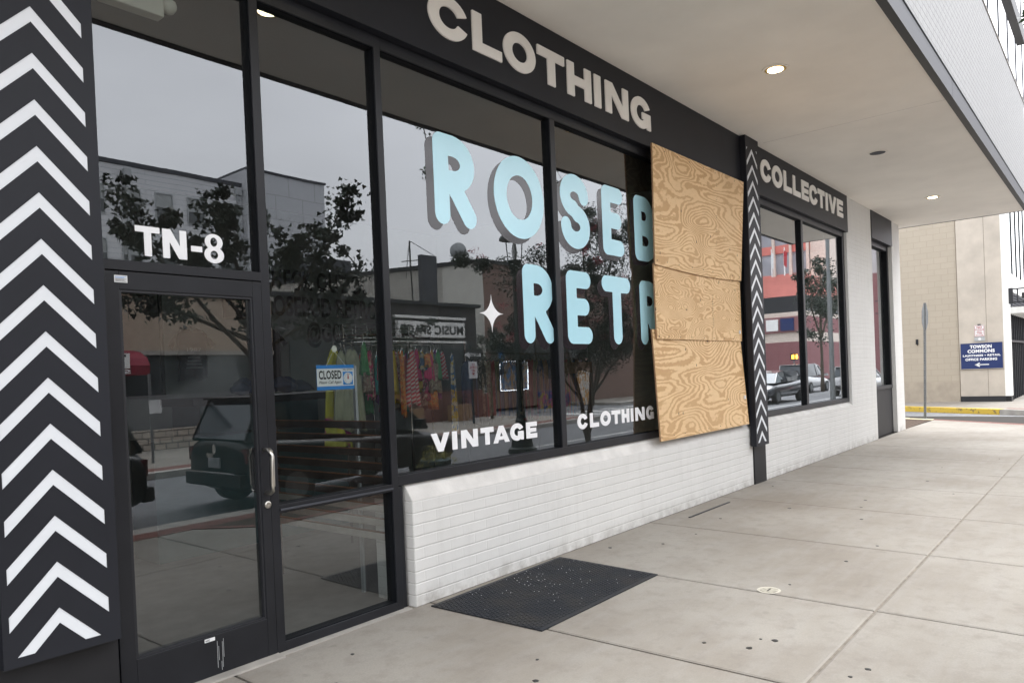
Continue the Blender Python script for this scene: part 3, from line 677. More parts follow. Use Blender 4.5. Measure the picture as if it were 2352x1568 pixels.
# plywood boards
def board(z0, z1, yl, label, seed, x0=7.15, x1=9.59):
    yf = lambda u, v: yl[0] * (1 - u) * v + yl[1] * u * v + yl[2] * (1 - u) * (1 - v) + yl[3] * u * (1 - v)
    nx, nz = 24, 12; V = []; F = []
    for side in (0, 1):
        for j in range(nz + 1):
            for i in range(nx + 1):
                u, v = i / nx, j / nz
                z = z0 + (z1 - z0) * v - (.03 * math.sin(u * math.pi) if v == 0 and seed == 1 else 0)
                V.append((x0 + (x1 - x0) * u, yf(u, v) + .018 * side, z))
    n1 = (nx + 1) * (nz + 1)
    for j in range(nz):
        for i in range(nx):
            a = j * (nx + 1) + i; F.append((a, a + 1, a + nx + 2, a + nx + 1)); F.append((n1 + a + nx + 1, n1 + a + nx + 2, n1 + a + 1, n1 + a))
    for i in range(nx):
        F.append((i + 1, i, n1 + i, n1 + i + 1)); a = nz * (nx + 1) + i; F.append((a, a + 1, n1 + a + 1, n1 + a))
    for j in range(nz):
        a = j * (nx + 1); F.append((a, a + nx + 1, n1 + a + nx + 1, n1 + a)); a += nx; F.append((a + nx + 1, a, n1 + a, n1 + a + nx + 1))
    mb = MBd(); mb.add(V, F)
    root = empty('plywood_board', (x0, yl[2], z0), label, 'plywood', 'plywood boards screwed over the broken window')
    o = obj('panel', mb, [M_plys[seed - 1], M_plyedge], root)
    me = o.data
    for p in me.polygons:
        if abs(p.normal.y) < .6: p.material_index = 1
    # each board its own grain
    for p in me.vertices: p.co.x += seed * 7.3; p.co.z += seed * 3.1
    o.location = Vector(o.location) - Vector((seed * 7.3, 0, seed * 3.1))
    def screw(mb_): obj('screw', mb_, M_ink, root)
    for u in [.02, .12, .24, .37, .5, .63, .76, .88, .98]:
        for v in (.035, .97):
            x = x0 + (x1 - x0) * u + random.uniform(-.03, .03); z = z0 + (z1 - z0) * v; y = yf(u, v)
            screw(MBd().box(x - .005, x + .005, y - .0025, y + .002, z - .005, z + .005))
    for _ in range(6):
        u, v = random.random(), random.random(); x = x0 + (x1 - x0) * u; z = z0 + (z1 - z0) * v; screw(MBd().box(x - .004, x + .004, yf(u, v) - .002, yf(u, v) + .002, z - .014, z + .014))
    lz = z0 + (z1 - z0) * (.55 if seed == 1 else .12 if seed == 2 else .28); x = x1 - .1
    lb = obj('label_tag', MBd().box(x, x + .045, yf(.96, .3) - .004 - (.012 if seed == 3 else 0.006), yf(.96, .3) - .002, lz, lz + .045), M_paper, root)
    if seed < 3:   # stencilled mill mark
        for k, zz in enumerate((.30, .42, .55, .72, .85) if seed == 1 else (.2, .32, .45, .55)):
            st_ = MBd(); x = x0 + (x1 - x0) * (.66 if seed == 1 else .62); z = z0 + (z1 - z0) * zz; y = min(yf(.66, zz), yf(.62, zz)) - .0015
            for q in range(5): st_.box(x + random.uniform(-.02, .0), x + random.uniform(.012, .03), y, y + .001, z + q * .026, z + q * .026 + .006)
            obj('mill_stamp', st_, plain('stamp_ink%d%d' % (seed, k), (.30, .20, .11), .7), root)
    return root
board(2.76, 4.062, (-.078, -.098, -.058, -.012), 'topmost sheet of plywood, bowed, reaching up onto the black fascia', 1)
board(1.955, 2.775, (-.040, .012, -.045, .012), 'middle sheet of plywood, the narrowest one with fine tight grain', 2, 7.15, 9.60)
board(.845, 2.06, (-.016, .03, -.072, -.052), 'lowest sheet of plywood with broad wavy grain resting over the white sill', 3, 7.10, 9.58)

# rubber mat and litter
mt_ = MBd(); P4 = [(3.614, -.078), (3.638, -1.055), (5.150, -1.050), (5.211, -.052)]
mt_.prism(P4[::-1], .001, .010)
for i in range(44):
    for j in range(30):
        u, v = (i + .5 + (.5 if j % 2 else 0)) / 45, (j + .5) / 30; a_ = Vector(P4[0]).lerp(Vector(P4[3]), u); b_ = Vector(P4[1]).lerp(Vector(P4[2]), u); q_ = a_.lerp(b_, .03 + .94 * v)
        mt_.box(q_.x - .012, q_.x + .012, q_.y - .008, q_.y + .008, .0098, .0135)
mat_o = obj('rubber_mat', mt_, M_mat); tag(mat_o, 'black ribbed rubber doormat lying along the low white brick wall', 'mat')
lt = MBd()
for _ in range(90):
    x = random.gauss(4.5, .33); y = random.gauss(-.5, .24)
    if not (3.68 < x < 5.15 and -1.0 < y < -.1): continue
    s_ = random.uniform(.0012, .004); a = random.random() * 3
    lt.prism([(x + s_ * math.cos(a + k * 2.1) * random.uniform(.6, 1.3), y + s_ * math.sin(a + k * 2.1)) for k in range(3)], .0136, .0160)
tag(obj('glass_crumbs', lt, M_white), 'tiny white crumbs of broken glass scattered over the black mat', 'debris', kind='stuff')
M_concrete_ring = plain('worn_cream', (.5, .47, .4), .7, var=.2, vs_=30)
cc = empty('cleanout_cover', (5.205, -1.915, 0), 'small round cream pipe cover set in the sidewalk beside a joint', 'cover')
obj('ring', MBd().lathe([(.082, .0005), (.082, .0035), (.066, .0035), (.064, .001)], 5.205, -1.915, 32), M_concrete_ring, cc)
obj('lid', MBd().lathe([(.060, .0005), (.060, .0045)], 5.205, -1.915, 32), plain('cream_iron', (.36, .34, .28), .6, var=.3, vs_=40), cc)
obj('slot', MBd().box(5.17, 5.24, -1.92, -1.91, .0046, .0056), M_ink, cc)
tag(obj('metal_strip', MBd().box(7.336, 8.387, -.262, -.236, .0, .006), M_drip2), 'thin dark metal strip lying on the sidewalk near the low brick wall', 'metal strip')

# ---- closed sign hanging inside the sidelite
cs = empty('closed_sign', (2.87, .13, 1.57), 'blue and white hanging sign reading CLOSED behind the sidelite glass', 'sign')
X0, X1, Z0, Z1, Y_ = 2.868, 3.170, 1.578, 1.742, .112
obj('plate', MBd().box(X0, X1, Y_, Y_ + .003, Z0, Z1), M_blue, cs)
obj('face', MBd().box(X0 + .001, X1 - .001, Y_ - .001, Y_ - .0001, Z0 + .024, Z1 - .024), M_paper, cs)
text('CLOSED', M_ink, cs, X0 + .016, Z0 + .070, .180, .058, Y_ - .0018, off=.035)
text('Please Call Again', M_ink, cs, X0 + .014, Z0 + .036, .180, .024, Y_ - .0018, off=.012, shear=.35)
text('WILL RETURN', M_ink, cs, X0 + .208, Z0 + .126, .082, .011, Y_ - .0018, off=.02)
dl = obj('clock_panel', MBd().box(X0 + .208, X0 + .290, Y_ - .0018, Y_ - .0011, Z0 + .030, Z0 + .118), M_blue, cs)
obj('clock_dial', MBd().lathe([(.038, Y_ - .0019), (.038, Y_ - .0026)], X0 + .249, Z0 + .074, 28, 'y'), M_paper, cs)
for k in range(12):
    a = R(90 - 30 * (k + 1)); text(str(k + 1), M_ink, dl, X0 + .249 + .031 * math.cos(a) - .0025, Z0 + .074 + .031 * math.sin(a) - .003, .005 if k < 9 else .007, .006, Y_ - .003, off=.02)
obj('clock_hand', MBd().prism([(X0 + .243, Z0 + .068), (X0 + .255, Z0 + .068), (X0 + .2505, Z0 + .108), (X0 + .2475, Z0 + .108)], Y_ - .0045, Y_ - .0035, 'y'), M_red, cs)
obj('string', MBd().tube([(X0 + .078, Y_, Z1 - .005), (3.008, Y_ - .002, 1.838), (X1 - .068, Y_, Z1 - .005)], .0013, 6), M_paper, cs)
obj('suction_cup', MBd().lathe([(.022, YG + .001), (.018, YG + .006), (.006, YG + .012)], 3.008, 1.848, 20, 'y'), M_plastic, cs)

# ---- emergency lamp above the door, inside
el = empty('emergency_light', (1.88, .3, 3.8), 'cream emergency lamp box with a round lamp head above the shop door', 'emergency light')
obj('body', MBd().box(1.70, 2.03, .22, .30, 3.735, 3.86), M_plastic, el, bevel=.006)
lh = MBd(); n0 = 0
for i in range(1): lh.lathe([(.004, -.045), (.028, -.04), (.042, -.02), (.045, 0), (.04, .02), (.02, .035)], 0, 0, 18)
lh.xf(Matrix.Translation((2.075, .26, 3.83))); obj('lamp_head', lh, M_plastic, el, smooth=True)
obj('indicator', MBd().lathe([(.004, .2195), (.004, .216)], 1.75, 3.75, 10, 'y'), emit('red_led', (1, .05, .05), 2), el)

# ================================================================ INTERIOR THINGS
def cloth(x, y, ztop, zbot, w0, w1, mat, name, label, cat='garment', group=None, parts=None, phase=0, amp=.03, sleeves=False, hanger=True, neck=True, n=14):
    root = empty(name, (x, y, ztop), label, cat, group)
    mb = MBd(); V = []; F = []; nz = 10
    for j in range(nz + 1):
        v = j / nz; zz = ztop + (zbot - ztop) * v
        half = (w0 + (w1 - w0) * v) / 2
        if v < .12: half *= (.45 + .55 * v / .12)
        for i in range(n + 1):
            u = i / n * 2 - 1
            V.append((x + u * half, y + amp * v * math.sin(u * 9 + phase) - .02 * (1 - u * u), zz - (.02 * math.sin(u * 5 + phase) if j == nz else 0) - (.03 * (1 - min(1, abs(u) * 2.5)) if j == 0 and neck else 0)))
    k = (n + 1)
    for j in range(nz):
        for i in range(n): a = j * k + i; F.append((a, a + 1, a + k + 1, a + k))
    mb.add(V, F)
    if sleeves:
        for sx in (-1, 1):
            hw_ = w0 / 2
            mb.add([(x + sx * hw_ * .75, y, ztop - .02), (x + sx * (hw_ + .12), y, ztop - .20), (x + sx * (hw_ + .05), y, ztop - .26), (x + sx * hw_ * .95, y, ztop - .16)], [(0, 1, 2, 3)])
    o = obj('fabric', mb, mat, root, smooth=True); md = o.modifiers.new('thick', 'SOLIDIFY'); md.thickness = .006
    if hanger:
        obj('hanger', MBd().tube([(x - w0 * .4, y, ztop - .03), (x, y, ztop + .03), (x + w0 * .4, y, ztop - .03)], .004, 6).tube([(x, y, ztop + .03), (x, y, ztop + .08), (x + .015, y, ztop + .1), (x + .02, y, ztop + .085)], .0025, 6), M_chrome, root)
    return root
def stripes(name, ca, cb, scale, ang=0):
    mt, T, N, L, P = newmat(name); wv = N.new('ShaderNodeTexWave'); wv.bands_direction = 'Z' if not ang else 'Z'
    wv.inputs['Scale'].default_value = scale; L.new(mapping(N, L, (1, 1, 1), (0, R(ang), 0)), wv.inputs['Vector'])
    L.new(mixc(N, L, ramp(N, L, wv.outputs[1], .45, .55), ca, cb), P.inputs['Base Color']); P.inputs['Roughness'].default_value = .8; return mt
def patch(name, ca, cb, cc_, scale):
    mt, T, N, L, P = newmat(name); a = noise(N, L, scale, 3, .5, None, 1); b = noise(N, L, scale * 1.7, 3, .5, mapping(N, L, (1, 1, 1), (0, 0, 0), (5, 3, 1)), 1)
    c = mixc(N, L, ramp(N, L, a, .47, .53), ca, cb); c = mixc(N, L, ramp(N, L, b, .53, .58), c, cc_)
    L.new(c, P.inputs['Base Color']); P.inputs['Roughness'].default_value = .8; return mt
P_floral = patch('pink_floral', (.5, .06, .15), (.12, .04, .05), (.6, .45, .35), 14)
P_sage = plain('sage_fabric', (.36, .38, .26), .8, var=.1)
P_lime = patch('lime_magenta', (.55, .52, .05), (.5, .50, .08), (.45, .04, .25), 2)
P_red = stripes('red_white_stripes', (.62, .5, .45), (.5, .04, .07), 9, 35)
P_tie = patch('scarf_patch', (.5, .45, .35), (.04, .12, .25), (.5, .35, .03), 9)
P_orange = patch('orange_print', (.7, .2, .03), (.6, .35, .1), (.4, .1, .03), 20)
P_tan = patch('tan_print', (.32, .25, .17), (.2, .12, .09), (.4, .33, .25), 18)
P_cyan = plain('turquoise_fabric', (.04, .42, .40), .8)
P_hot = plain('hot_pink_fabric', (.65, .03, .16), .8)
P_gold = plain('gold_fabric', (.6, .42, .03), .8)
P_green = plain('green_fabric', (.05, .25, .08), .8)
P_navy = plain('navy_denim', (.05, .08, .16), .8, var=.3)
P_blackc = plain('black_fabric', (.012, .012, .014), .9)
G1 = 'garments hanging from the round rack by the entrance'
RY = 1.9
spec = [(4.43, RY, 1.93, 1.23, .10, .26, P_sage, 'dress', 'pale sage dress hanging under the closed sign'),
        (4.42, RY + .10, 1.95, .98, .16, .34, P_lime, 'dress', 'long lime and magenta tie dyed dress behind the closed sign'),
        (4.60, RY + .05, 1.95, 1.15, .18, .3, P_sage, 'skirt', 'second long sage skirt beside the pale dress'),
        (4.55, RY - .2, 2.0, 1.70, .05, .12, P_green, 'scarf', 'green scarf hanging above the closed sign'),
        (4.78, RY, 1.93, 1.45, .08, .12, P_floral, 'top', 'pink floral top right of the closed sign'),
        (4.86, RY - .1, 1.93, 1.15, .06, .12, P_floral, 'dress', 'long pink floral strip dress right of the closed sign'),
        (4.93, RY, 1.90, 1.62, .10, .10, P_hot, 'top', 'hot pink halter top on the rack'),
        (4.99, RY - .1, 1.93, 1.50, .05, .06, P_gold, 'top', 'gold string top hanging on the rack'),
        (5.04, RY, 1.93, 1.52, .05, .06, P_cyan, 'top', 'turquoise string top hanging on the rack'),
        (5.12, RY - .1, 1.93, 1.25, .05, .05, P_orange, 'belt', 'thin orange belt hanging on the rack'),
        (5.26, RY - .1, 1.93, 1.36, .10, .22, P_red, 'dress', 'red and white striped dress right of the mullion'),
        (5.36, RY, 1.87, 1.62, .10, .10, P_red, 'top', 'small red striped top beside the striped dress'),
        (5.53, RY - .05, 1.90, 1.76, .09, .08, P_orange, 'top', 'short orange print top on the rack'),
        (5.60, RY, 1.90, 1.62, .11, .13, P_hot, 'top', 'crumpled pink print top beside the orange one'),
        (5.69, RY, 1.80, 1.48, .14, .20, P_tan, 'skirt', 'tan print skirt with a blue ticket'),
        (5.86, RY - .1, 1.88, 1.02, .06, .13, P_tie, 'scarf', 'long multicoloured patchwork scarf reaching nearly to the VINTAGE lettering')]
for i, (x, y, a, b, w0, w1, mm, nm, lb) in enumerate(spec):
    cloth(x, y, a, b, w0, w1, mm, nm, lb, group=G1, phase=i * 1.7, amp=.02)
GC = [P_floral, P_hot, P_cyan, P_orange, P_gold, P_red, P_green, P_tan, P_tie, plain('violet_fabric', (.22, .05, .3), .8, var=.2), plain('coral_fabric', (.65, .12, .08), .8, var=.2)]
for i in range(30):
    x = 4.70 + (i % 15) * .043 if i < 15 else 5.34 + (i - 15) * .037
    cloth(x, RY + random.uniform(-.02, .22), 1.94 + random.uniform(-.06, .02), random.choice((1.72, 1.62, 1.5, 1.4, 1.3)), .05, random.uniform(.05, .11), GC[(i * 7) % 11], 'top', 'small bright patterned summer top crowded among others on the round rack', group='small summer tops crowded on the round rack', phase=i * 2.3, amp=.05, n=8)
rk = empty('clothes_rack', (5.2, RY, 0), 'chrome round clothes rack with wire shelves on top', 'clothes rack')
def ringpts(cx, cy, rx, ry, z, n=26): return [(cx + rx * math.cos(2 * math.pi * k / n), cy + ry * math.sin(2 * math.pi * k / n), z) for k in range(n + 1)]
obj('hang_rail', MBd().tube(ringpts(5.22, RY + .2, .66, .35, 2.02), .011, 8, False).tube(ringpts(5.22, RY + .2, .64, .34, 2.06), .006, 8, False), M_chrome, rk, smooth=True)
wg = MBd()
for k in range(26):
    a = 2 * math.pi * k / 26; x = 5.22 + .64 * math.cos(a); y = RY + .2 + .34 * math.sin(a); wg.tube([(x, y, 2.06), (x, y, 2.20)], .003, 5)
wg.tube(ringpts(5.22, RY + .2, .64, .34, 2.20), .005, 6, False); wg.tube(ringpts(5.22, RY + .2, .64, .34, 2.13), .003, 6, False)
for k in range(12): y = RY - .1 + k * .055; hw_ = .62 * math.sqrt(max(0, 1 - ((y - RY - .2) / .35) ** 2)); wg.tube([(5.22 - hw_, y, 2.10), (5.22 + hw_, y, 2.10)], .003, 5)
obj('wire_basket', wg, M_chrome, rk)
for dx, dy in ((-.6, 0), (.6, 0), (0, -.3), (0, .3)): obj('leg', MBd().tube([(5.22 + dx, RY + .2 + dy, 0), (5.22 + dx, RY + .2 + dy, 2.2)], .012, 8), M_chrome, rk)
# pole rack with trousers further right
rk = empty('clothes_rail', (9, 2.6, 0), 'long straight chrome clothes rail full of dark trousers', 'clothes rail')
obj('rail', MBd().tube([(6.9, 2.6, 1.93), (9.8, 2.6, 1.93)], .012, 8), M_chrome, rk)
for x in (6.92, 8.4, 9.75): obj('leg', MBd().tube([(x, 2.6, 0), (x, 2.6, 2.1)], .012, 8), M_chrome, rk)
dk = [P_navy, P_blackc, M_dark, P_tan, plain('maroon_fabric', (.30, .04, .05), .8), plain('olive_fabric', (.16, .16, .08), .8), P_navy, plain('brown_fabric', (.25, .15, .08), .8)]
kinds = ['navy denim', 'black', 'charcoal', 'tan', 'maroon', 'olive', 'blue denim', 'brown']
for i in range(26):
    x = 7.0 + i * .105
    c = cloth(x, 2.6, 1.84, 1.02 + random.uniform(-.1, .15), .34, .36, dk[i % 8], 'trousers', 'dark trousers hanging in a row on the long chrome rail', group='trousers hanging on the long rail', phase=i, amp=.02)
    for ch in c.children:
        pass
tg = [o for o in COL.objects if o.name.startswith('trousers')]
for o in tg: o.rotation_euler = (0, 0, 0)
# tshirts on the back wall, pictures, counter
GT = 'black t-shirts hung on the shop wall'
c = cloth(4.83, 5.6, 2.42, 1.75, .42, .40, P_blackc, 'tshirt', 'black printed t-shirt on the wall seen through the door glass', 'T-shirt', GT, sleeves=True, amp=.01)
pr = MBd()
text('1987', M_signback, c, 4.74, 2.12, .2, .05, 5.56)
for k in range(4): pr.box(4.72 + .01 * k, 4.95 - .012 * k, 5.558, 5.56, 1.90 + k * .045, 1.912 + k * .045)
obj('print', pr, M_wallin, c)
cloth(5.95, 5.6, 2.45, 1.72, .44, .42, P_blackc, 'tshirt', 'black t-shirt on the wall seen left of the closed sign', 'T-shirt', GT, sleeves=True, amp=.01)
fr_ = empty('wall_mirror', (4.2, 5.9, 1.6), 'tall dark framed mirror on the shop wall behind the door', 'mirror')
obj('frame', MBd().box(3.7, 3.74, 5.9, 5.98, 1.6, 3.0).box(4.86 - .3, 4.60, 5.9, 5.98, 1.6, 3.0).box(3.7, 4.6, 5.9, 5.98, 1.56, 1.6), M_ink, fr_); obj('glass', MBd().box(3.74, 4.56, 5.95, 5.97, 1.6, 3.0), M_dark, fr_)
tag(obj('wall_poster', MBd().box(5.5, 5.85, 5.95, 5.98, 2.62, 2.98), M_dark), 'dark square picture high on the shop wall', 'picture')
ct = empty('counter', (4.6, 4.2, 0), 'dark sales counter with a thick black top', 'counter')
obj('top', MBd().box(3.95, 5.7, 3.9, 4.7, 1.43, 1.52), M_ink, ct, bevel=.01); obj('cabinet', MBd().box(4.05, 5.6, 3.95, 4.6, 0.01, 1.43), M_teald, ct)
jk = MBd()
for k in range(9): jk.lathe([(.02, 0), (.12 + .03 * (k % 3), .03), (.13, .09), (.03, .16)], 0, 0, 10); jk.xf(Matrix.Translation((4.7 + k * .1, 4.2 + .1 * math.sin(k * 2), 1.525 + .05 * (k % 2))), (len(jk.v) - 40))
tag(obj('folded_clothes', jk, P_navy, smooth=True), 'heap of dark folded clothes on the sales counter', 'clothes')
# slatted screen behind the sidelite
ss = empty('slat_screen', (3.5, .9, 0), 'dark wooden slatted rack standing at right angles to the sidelite glass', 'slatted screen')
for k, z in enumerate((1.275, 1.172, 1.07, .968, .868, .766, .664, .562, .46)):
    sl1 = obj('slat', MBd().box(3.49, 3.515, .2, 1.75, z, z + .052), M_woodd if k < 6 else M_woodlit, ss); obj('slat_edge', MBd().box(3.487, 3.518, .2, 1.75, z + .0522, z + .058), M_woodhi, sl1)
for y in (.22, 1.65): obj('post', MBd().box(3.519, 3.545, y, y + .04, .01, 1.34), M_woodd, ss)
obj('upright', MBd().box(3.56, 3.58, .60, .63, .01, 1.75), M_signback, ss)
cb = empty('cabinet', (3.4, 3.0, 0), 'dark teal storage cabinet behind the slatted screen', 'cabinet')
obj('body', MBd().box(3.1, 5.3, 3.0, 3.5, .01, 1.15), M_teald, cb); obj('door_gap', MBd().box(4.2, 4.21, 2.997, 2.9995, .05, 1.1), M_ink, cb)
bx = empty('cardboard_box', (8.9, 2.2, 1.5), 'brown cardboard strip hanging beside the plywood behind glass', 'box'); obj('side', MBd().box(8.60, 9.25, 2.2, 2.3, 1.62, 1.78), M_card, bx); obj('flap', MBd().box(8.60, 9.25, 2.19, 2.1995, 1.765, 1.78), M_card, bx)
# second display: white rack silhouettes behind the far window
fx = empty('display_stand', (11.2, 1.2, 0), 'chrome display stand with tops behind the far window', 'display stand')
obj('pole', MBd().tube([(11.2, 1.2, .01), (11.2, 1.2, 2.3)], .02, 8).tube([(10.9, 1.2, 2.3), (11.5, 1.2, 2.3)], .012, 8), M_chrome, fx)
cloth(11.1, 1.2, 2.25, 1.8, .25, .3, M_dark, 'bag', 'dark tote bag hanging in a clear cover behind the far window', 'bag', amp=.02)
cloth(11.35, 1.2, 1.75, 1.45, .15, .16, M_blue, 'top', 'blue top hanging in the far window', 'garment', amp=.01)

# wall words inside
iw = empty('wall_words', (6.5, 5.95, 2.5), 'dark painted words reading ROSEBUD RETRO on the rear shop wall', 'wall lettering')
text('CHECK OUT OUR\nROSEBUD RETRO\n@GO', M_ink, iw, 6.1, 2.2, 2.3, 1.2, 5.96, off=.03)

# ================================================================ END OF THE STREET (direct view)
F = empty('office_building', (29, 0, 0), 'beige block and concrete office building with a blue wayfinding sign on its corner', 'building')
FX = 29.0
obj('block_wall', MBd().box(FX, FX + 14, .36, 12, 0.79, 8.9), M_cmu, F)
obj('plinth', MBd().box(FX - .02, FX + 14, .36, 12, .05, .79), plain('beige_plinth', (.38, .33, .265), .85, var=.12, vs_=3, bs=.2), F)
pl = MBd(); pl.box(FX - .03, FX + 3, -.455, .34, 1.18, 8.9); pl.box(FX - .03, FX + 3, -.92, -.465, 1.18, 8.9); pl.box(FX - .03, FX + 3, -.455, .34, .28, 1.172); pl.box(FX - .03, FX + 3, -.92, -.465, .28, 1.172)
obj('concrete_pilaster', pl, M_conc, F, bevel=.004)
obj('pilaster_joint', MBd().box(FX - .025, FX + 2.9, -.90, .355, .28, 8.8), plain('dark_joint', (.16, .13, .1), .9), F)
obj('base_band', MBd().box(FX - .035, FX + 3, -.93, .34, .05, .279), M_drip2, F)
obj('corner_trim', MBd().box(FX - .02, FX + .5, -1.09, -.921, .28, 8.9), M_concw, F)
obj('corner_base', MBd().box(FX - .01, FX + .51, -1.085, -.931, .05, .279), M_column, F)
# street front of it: curtain wall above, grilles below
cw = MBd(); cw.quad((FX + .5, -1.02, 4.35), (FX + 30, -1.02, 4.35), (FX + 30, -1.02, 8.8), (FX + .5, -1.02, 8.8)); cwo = obj('curtain_wall', cw, plain('blue_green_glass', (.62, .70, .70), .03, metal=.9, var=.02), F)
cm = MBd()
for k in range(20): cm.box(FX + .6 + k * 1.4, FX + .66 + k * 1.4, -1.045, -1.021, 4.35, 8.8)
obj('mullion', cm, M_drip2, cwo)
obj('spandrel', MBd().box(FX + .5, FX + 30, -1.10, -1.0, 3.75, 4.35), M_concw, F)
obj('lower_canopy', MBd().box(FX + .5, FX + 30, -1.5, -1.0, 3.0, 3.2), M_concw, F)
obj('louvres', frame_bars([(FX + .5, FX + 30, -1.12, -1.04, 3.22 + k * .085, 3.26 + k * .085) for k in range(6)]), M_drip, F)
gd = MBd()
for k in range(30): gd.box(FX + .6 + k * .6, FX + .66 + k * .6, -1.05, -.99, .1, 3.0)
gd.box(FX + .5, FX + 30, -1.08, -1.02, 2.05, 2.12); obj('entrance_grille', gd, M_drip2, F)
gq = MBd(); gq.quad((FX + .5, -.98, .1), (FX + 30, -.98, .1), (FX + 30, -.98, 3), (FX + .5, -.98, 3)); obj('entrance_glass', gq, plain('dark_reflective_glass', (.3, .33, .36), .05, metal=.8, var=.02), F)
obj('roof', MBd().box(FX - .05, FX + 30, -1.12, 12, 8.901, 9.1), M_concw, F)
# blade sign with arrow
bs = empty('blade_sign', (28.95, -1.05, 3.4), 'black framed projecting sign with a white arrow on the far corner', 'sign')
obj('bracket', MBd().box(FX - .05, FX + .02, -1.22, -1.10, 3.28, 3.80), M_drip2, bs)
obj('frame', frame_bars([(FX - .04, FX, -2.6, -1.22, 3.74, 3.78), (FX - .04, FX, -2.6, -1.22, 3.30, 3.34), (FX - .04, FX, -1.36, -1.32, 3.34, 3.74)]), M_drip2, bs)
obj('panel', MBd().box(FX - .045, FX - .005, -2.5, -1.45, 3.44, 3.62), M_ink, bs)
ar = MBd(); ar.box(FX - .05, FX - .046, -1.72, -1.60, 3.522, 3.538); ar.prism([(-1.585, 3.53), (-1.65, 3.575), (-1.635, 3.53), (-1.65, 3.485)], FX - .05, FX - .046, 'x'); obj('arrow', ar, M_white, bs)
# navy wayfinding sign
ns = empty('wayfinding_sign', (28.9, -.3, 1.2), 'navy blue sign reading TOWSON COMMONS with a left arrow', 'sign')
SX = FX - .07; sy0, sy1, sz0, sz1 = .30, -.885, 1.19, 2.075
obj('panel', MBd().box(SX + .0, SX + .035, sy1, sy0, sz0, sz1), M_navy, ns); obj('border', frame_bars([(SX - .002, SX - .0005, sy1, sy0, sz1 - .012, sz1), (SX - .002, SX - .0005, sy1, sy0, sz0, sz0 + .012)]), M_conc, ns)
tx = SX - .004
def stext(b, yl, yr, z, h, o): text(b, M_white, ns, yl, z, yl - yr, h, tx, '-x', off=o)
stext('TOWSON', .03, -.59, 1.885, .115, .045); stext('COMMONS', .10, -.67, 1.735, .115, .045)
stext('LA|FITNESS \u2022 RETAIL', .24, -.83, 1.595, .085, .04); stext('OFFICE PARKING', .17, -.73, 1.475, .085, .04)
ar = MBd(); ar.box(tx - .002, tx, -.50, -.12, 1.325, 1.352); ar.prism([(-.09, 1.338), (-.23, 1.41), (-.245, 1.385), (-.16, 1.338), (-.245, 1.29), (-.23, 1.262)], tx - .002, tx, 'x'); obj('arrow', ar, M_white, ns)
# no stopping sign
sp = empty('no_stopping_sign', (28.9, -.25, 2.1), 'small red and white sign reading NO STOPPING ANY TIME above the navy sign', 'sign')
a0, a1 = -.115, -.40
obj('plate', MBd().box(SX, SX + .03, a1, a0, 2.27, 2.65), M_paper, sp, bevel=.01)
obj('border', frame_bars([(SX - .003, SX - .001, a1 + .01, a0 - .01, 2.63, 2.638), (SX - .003, SX - .001, a1 + .01, a0 - .01, 2.282, 2.29), (SX - .003, SX - .001, a0 - .018, a0 - .01, 2.29, 2.63), (SX - .003, SX - .001, a1 + .01, a1 + .018, 2.29, 2.63)]), M_red, sp)
for b_, z_, h_, d_ in (('NO', 2.545, .07, .07), ('STOPPING', 2.485, .04, .02), ('ANY', 2.425, .04, .07), ('TIME', 2.365, .04, .06)): text(b_, M_red, sp, a0 - d_, z_, (a0 - a1) - 2 * d_, h_, SX - .004, '-x', off=.02)
ar = MBd(); ar.box(SX - .004, SX - .002, a1 + .06, a0 - .06, 2.318, 2.328)
for yy, sg in ((a0 - .035, -1), (a1 + .035, 1)): ar.prism([(yy, 2.323), (yy + sg * .04, 2.34), (yy + sg * .04, 2.306)], SX - .004, SX - .002, 'x')
obj('arrow', ar, M_red, sp)
obj('lower_plate', MBd().box(SX, SX + .03, a1 - .005, a0 + .005, 2.13, 2.262), M_signback, sp); obj('emblem', MBd().add(*[(lambda L_: ([(SX - .002, -.2575 + .045 * math.cos(t_), 2.195 + .045 * math.sin(t_)) for t_ in L_], [tuple(range(16))]))([2 * math.pi * k / 16 for k in range(16)])][0]), M_paper, sp)
obj('post', MBd().box(SX + .005, SX + .03, -.30, -.21, 2.65, 2.69), M_drip2, sp)
# stop sign seen from behind, edge on
ps = empty('stop_sign', (22.8, .25, 0), 'grey back of an octagonal road sign on a perforated steel post', 'road sign')
PXp, PYp = 22.45, .24
lean = .008
pm = MBd().box(PXp - .03, PXp + .03, PYp - .028, PYp + .028, -.1, 3.12); pm.xf(Matrix.Translation((PXp, PYp, 0)) @ Matrix.Rotation(R(1.6), 4, 'X') @ Matrix.Translation((-PXp, -PYp, 0)))
obj('post', pm, M_galv, ps)
oc = [(.38 * math.cos(R(22.5 + 45 * k)), .38 * math.sin(R(22.5 + 45 * k)) + 2.74) for k in range(8)]
om = MBd().prism(oc, .035, .039, 'y'); om2 = MBd().prism([(p[0] * .99, (p[1] - 2.74) * .99 + 2.74) for p in oc], .0391, .0405, 'y')
tr_ = Matrix.Translation((PXp, PYp - .04, 0)) @ Matrix.Rotation(R(1.6), 4, 'X') @ Matrix.Rotation(R(-2), 4, 'Z')
om.xf(tr_); om2.xf(tr_); obj('sign_plate', om, plain('dull_sign_back', (.16, .175, .18), .6), ps); obj('sign_face', om2, M_red, ps)
hol = MBd()
for k in range(44): z = .15 + k * .067; hol.box(-.031, -.0302, -.006, .006, z, z + .012)
hol.xf(Matrix.Translation((PXp, PYp, 0)) @ Matrix.Rotation(R(1.6), 4, 'X')); obj('post_holes', hol, M_ink, ps)
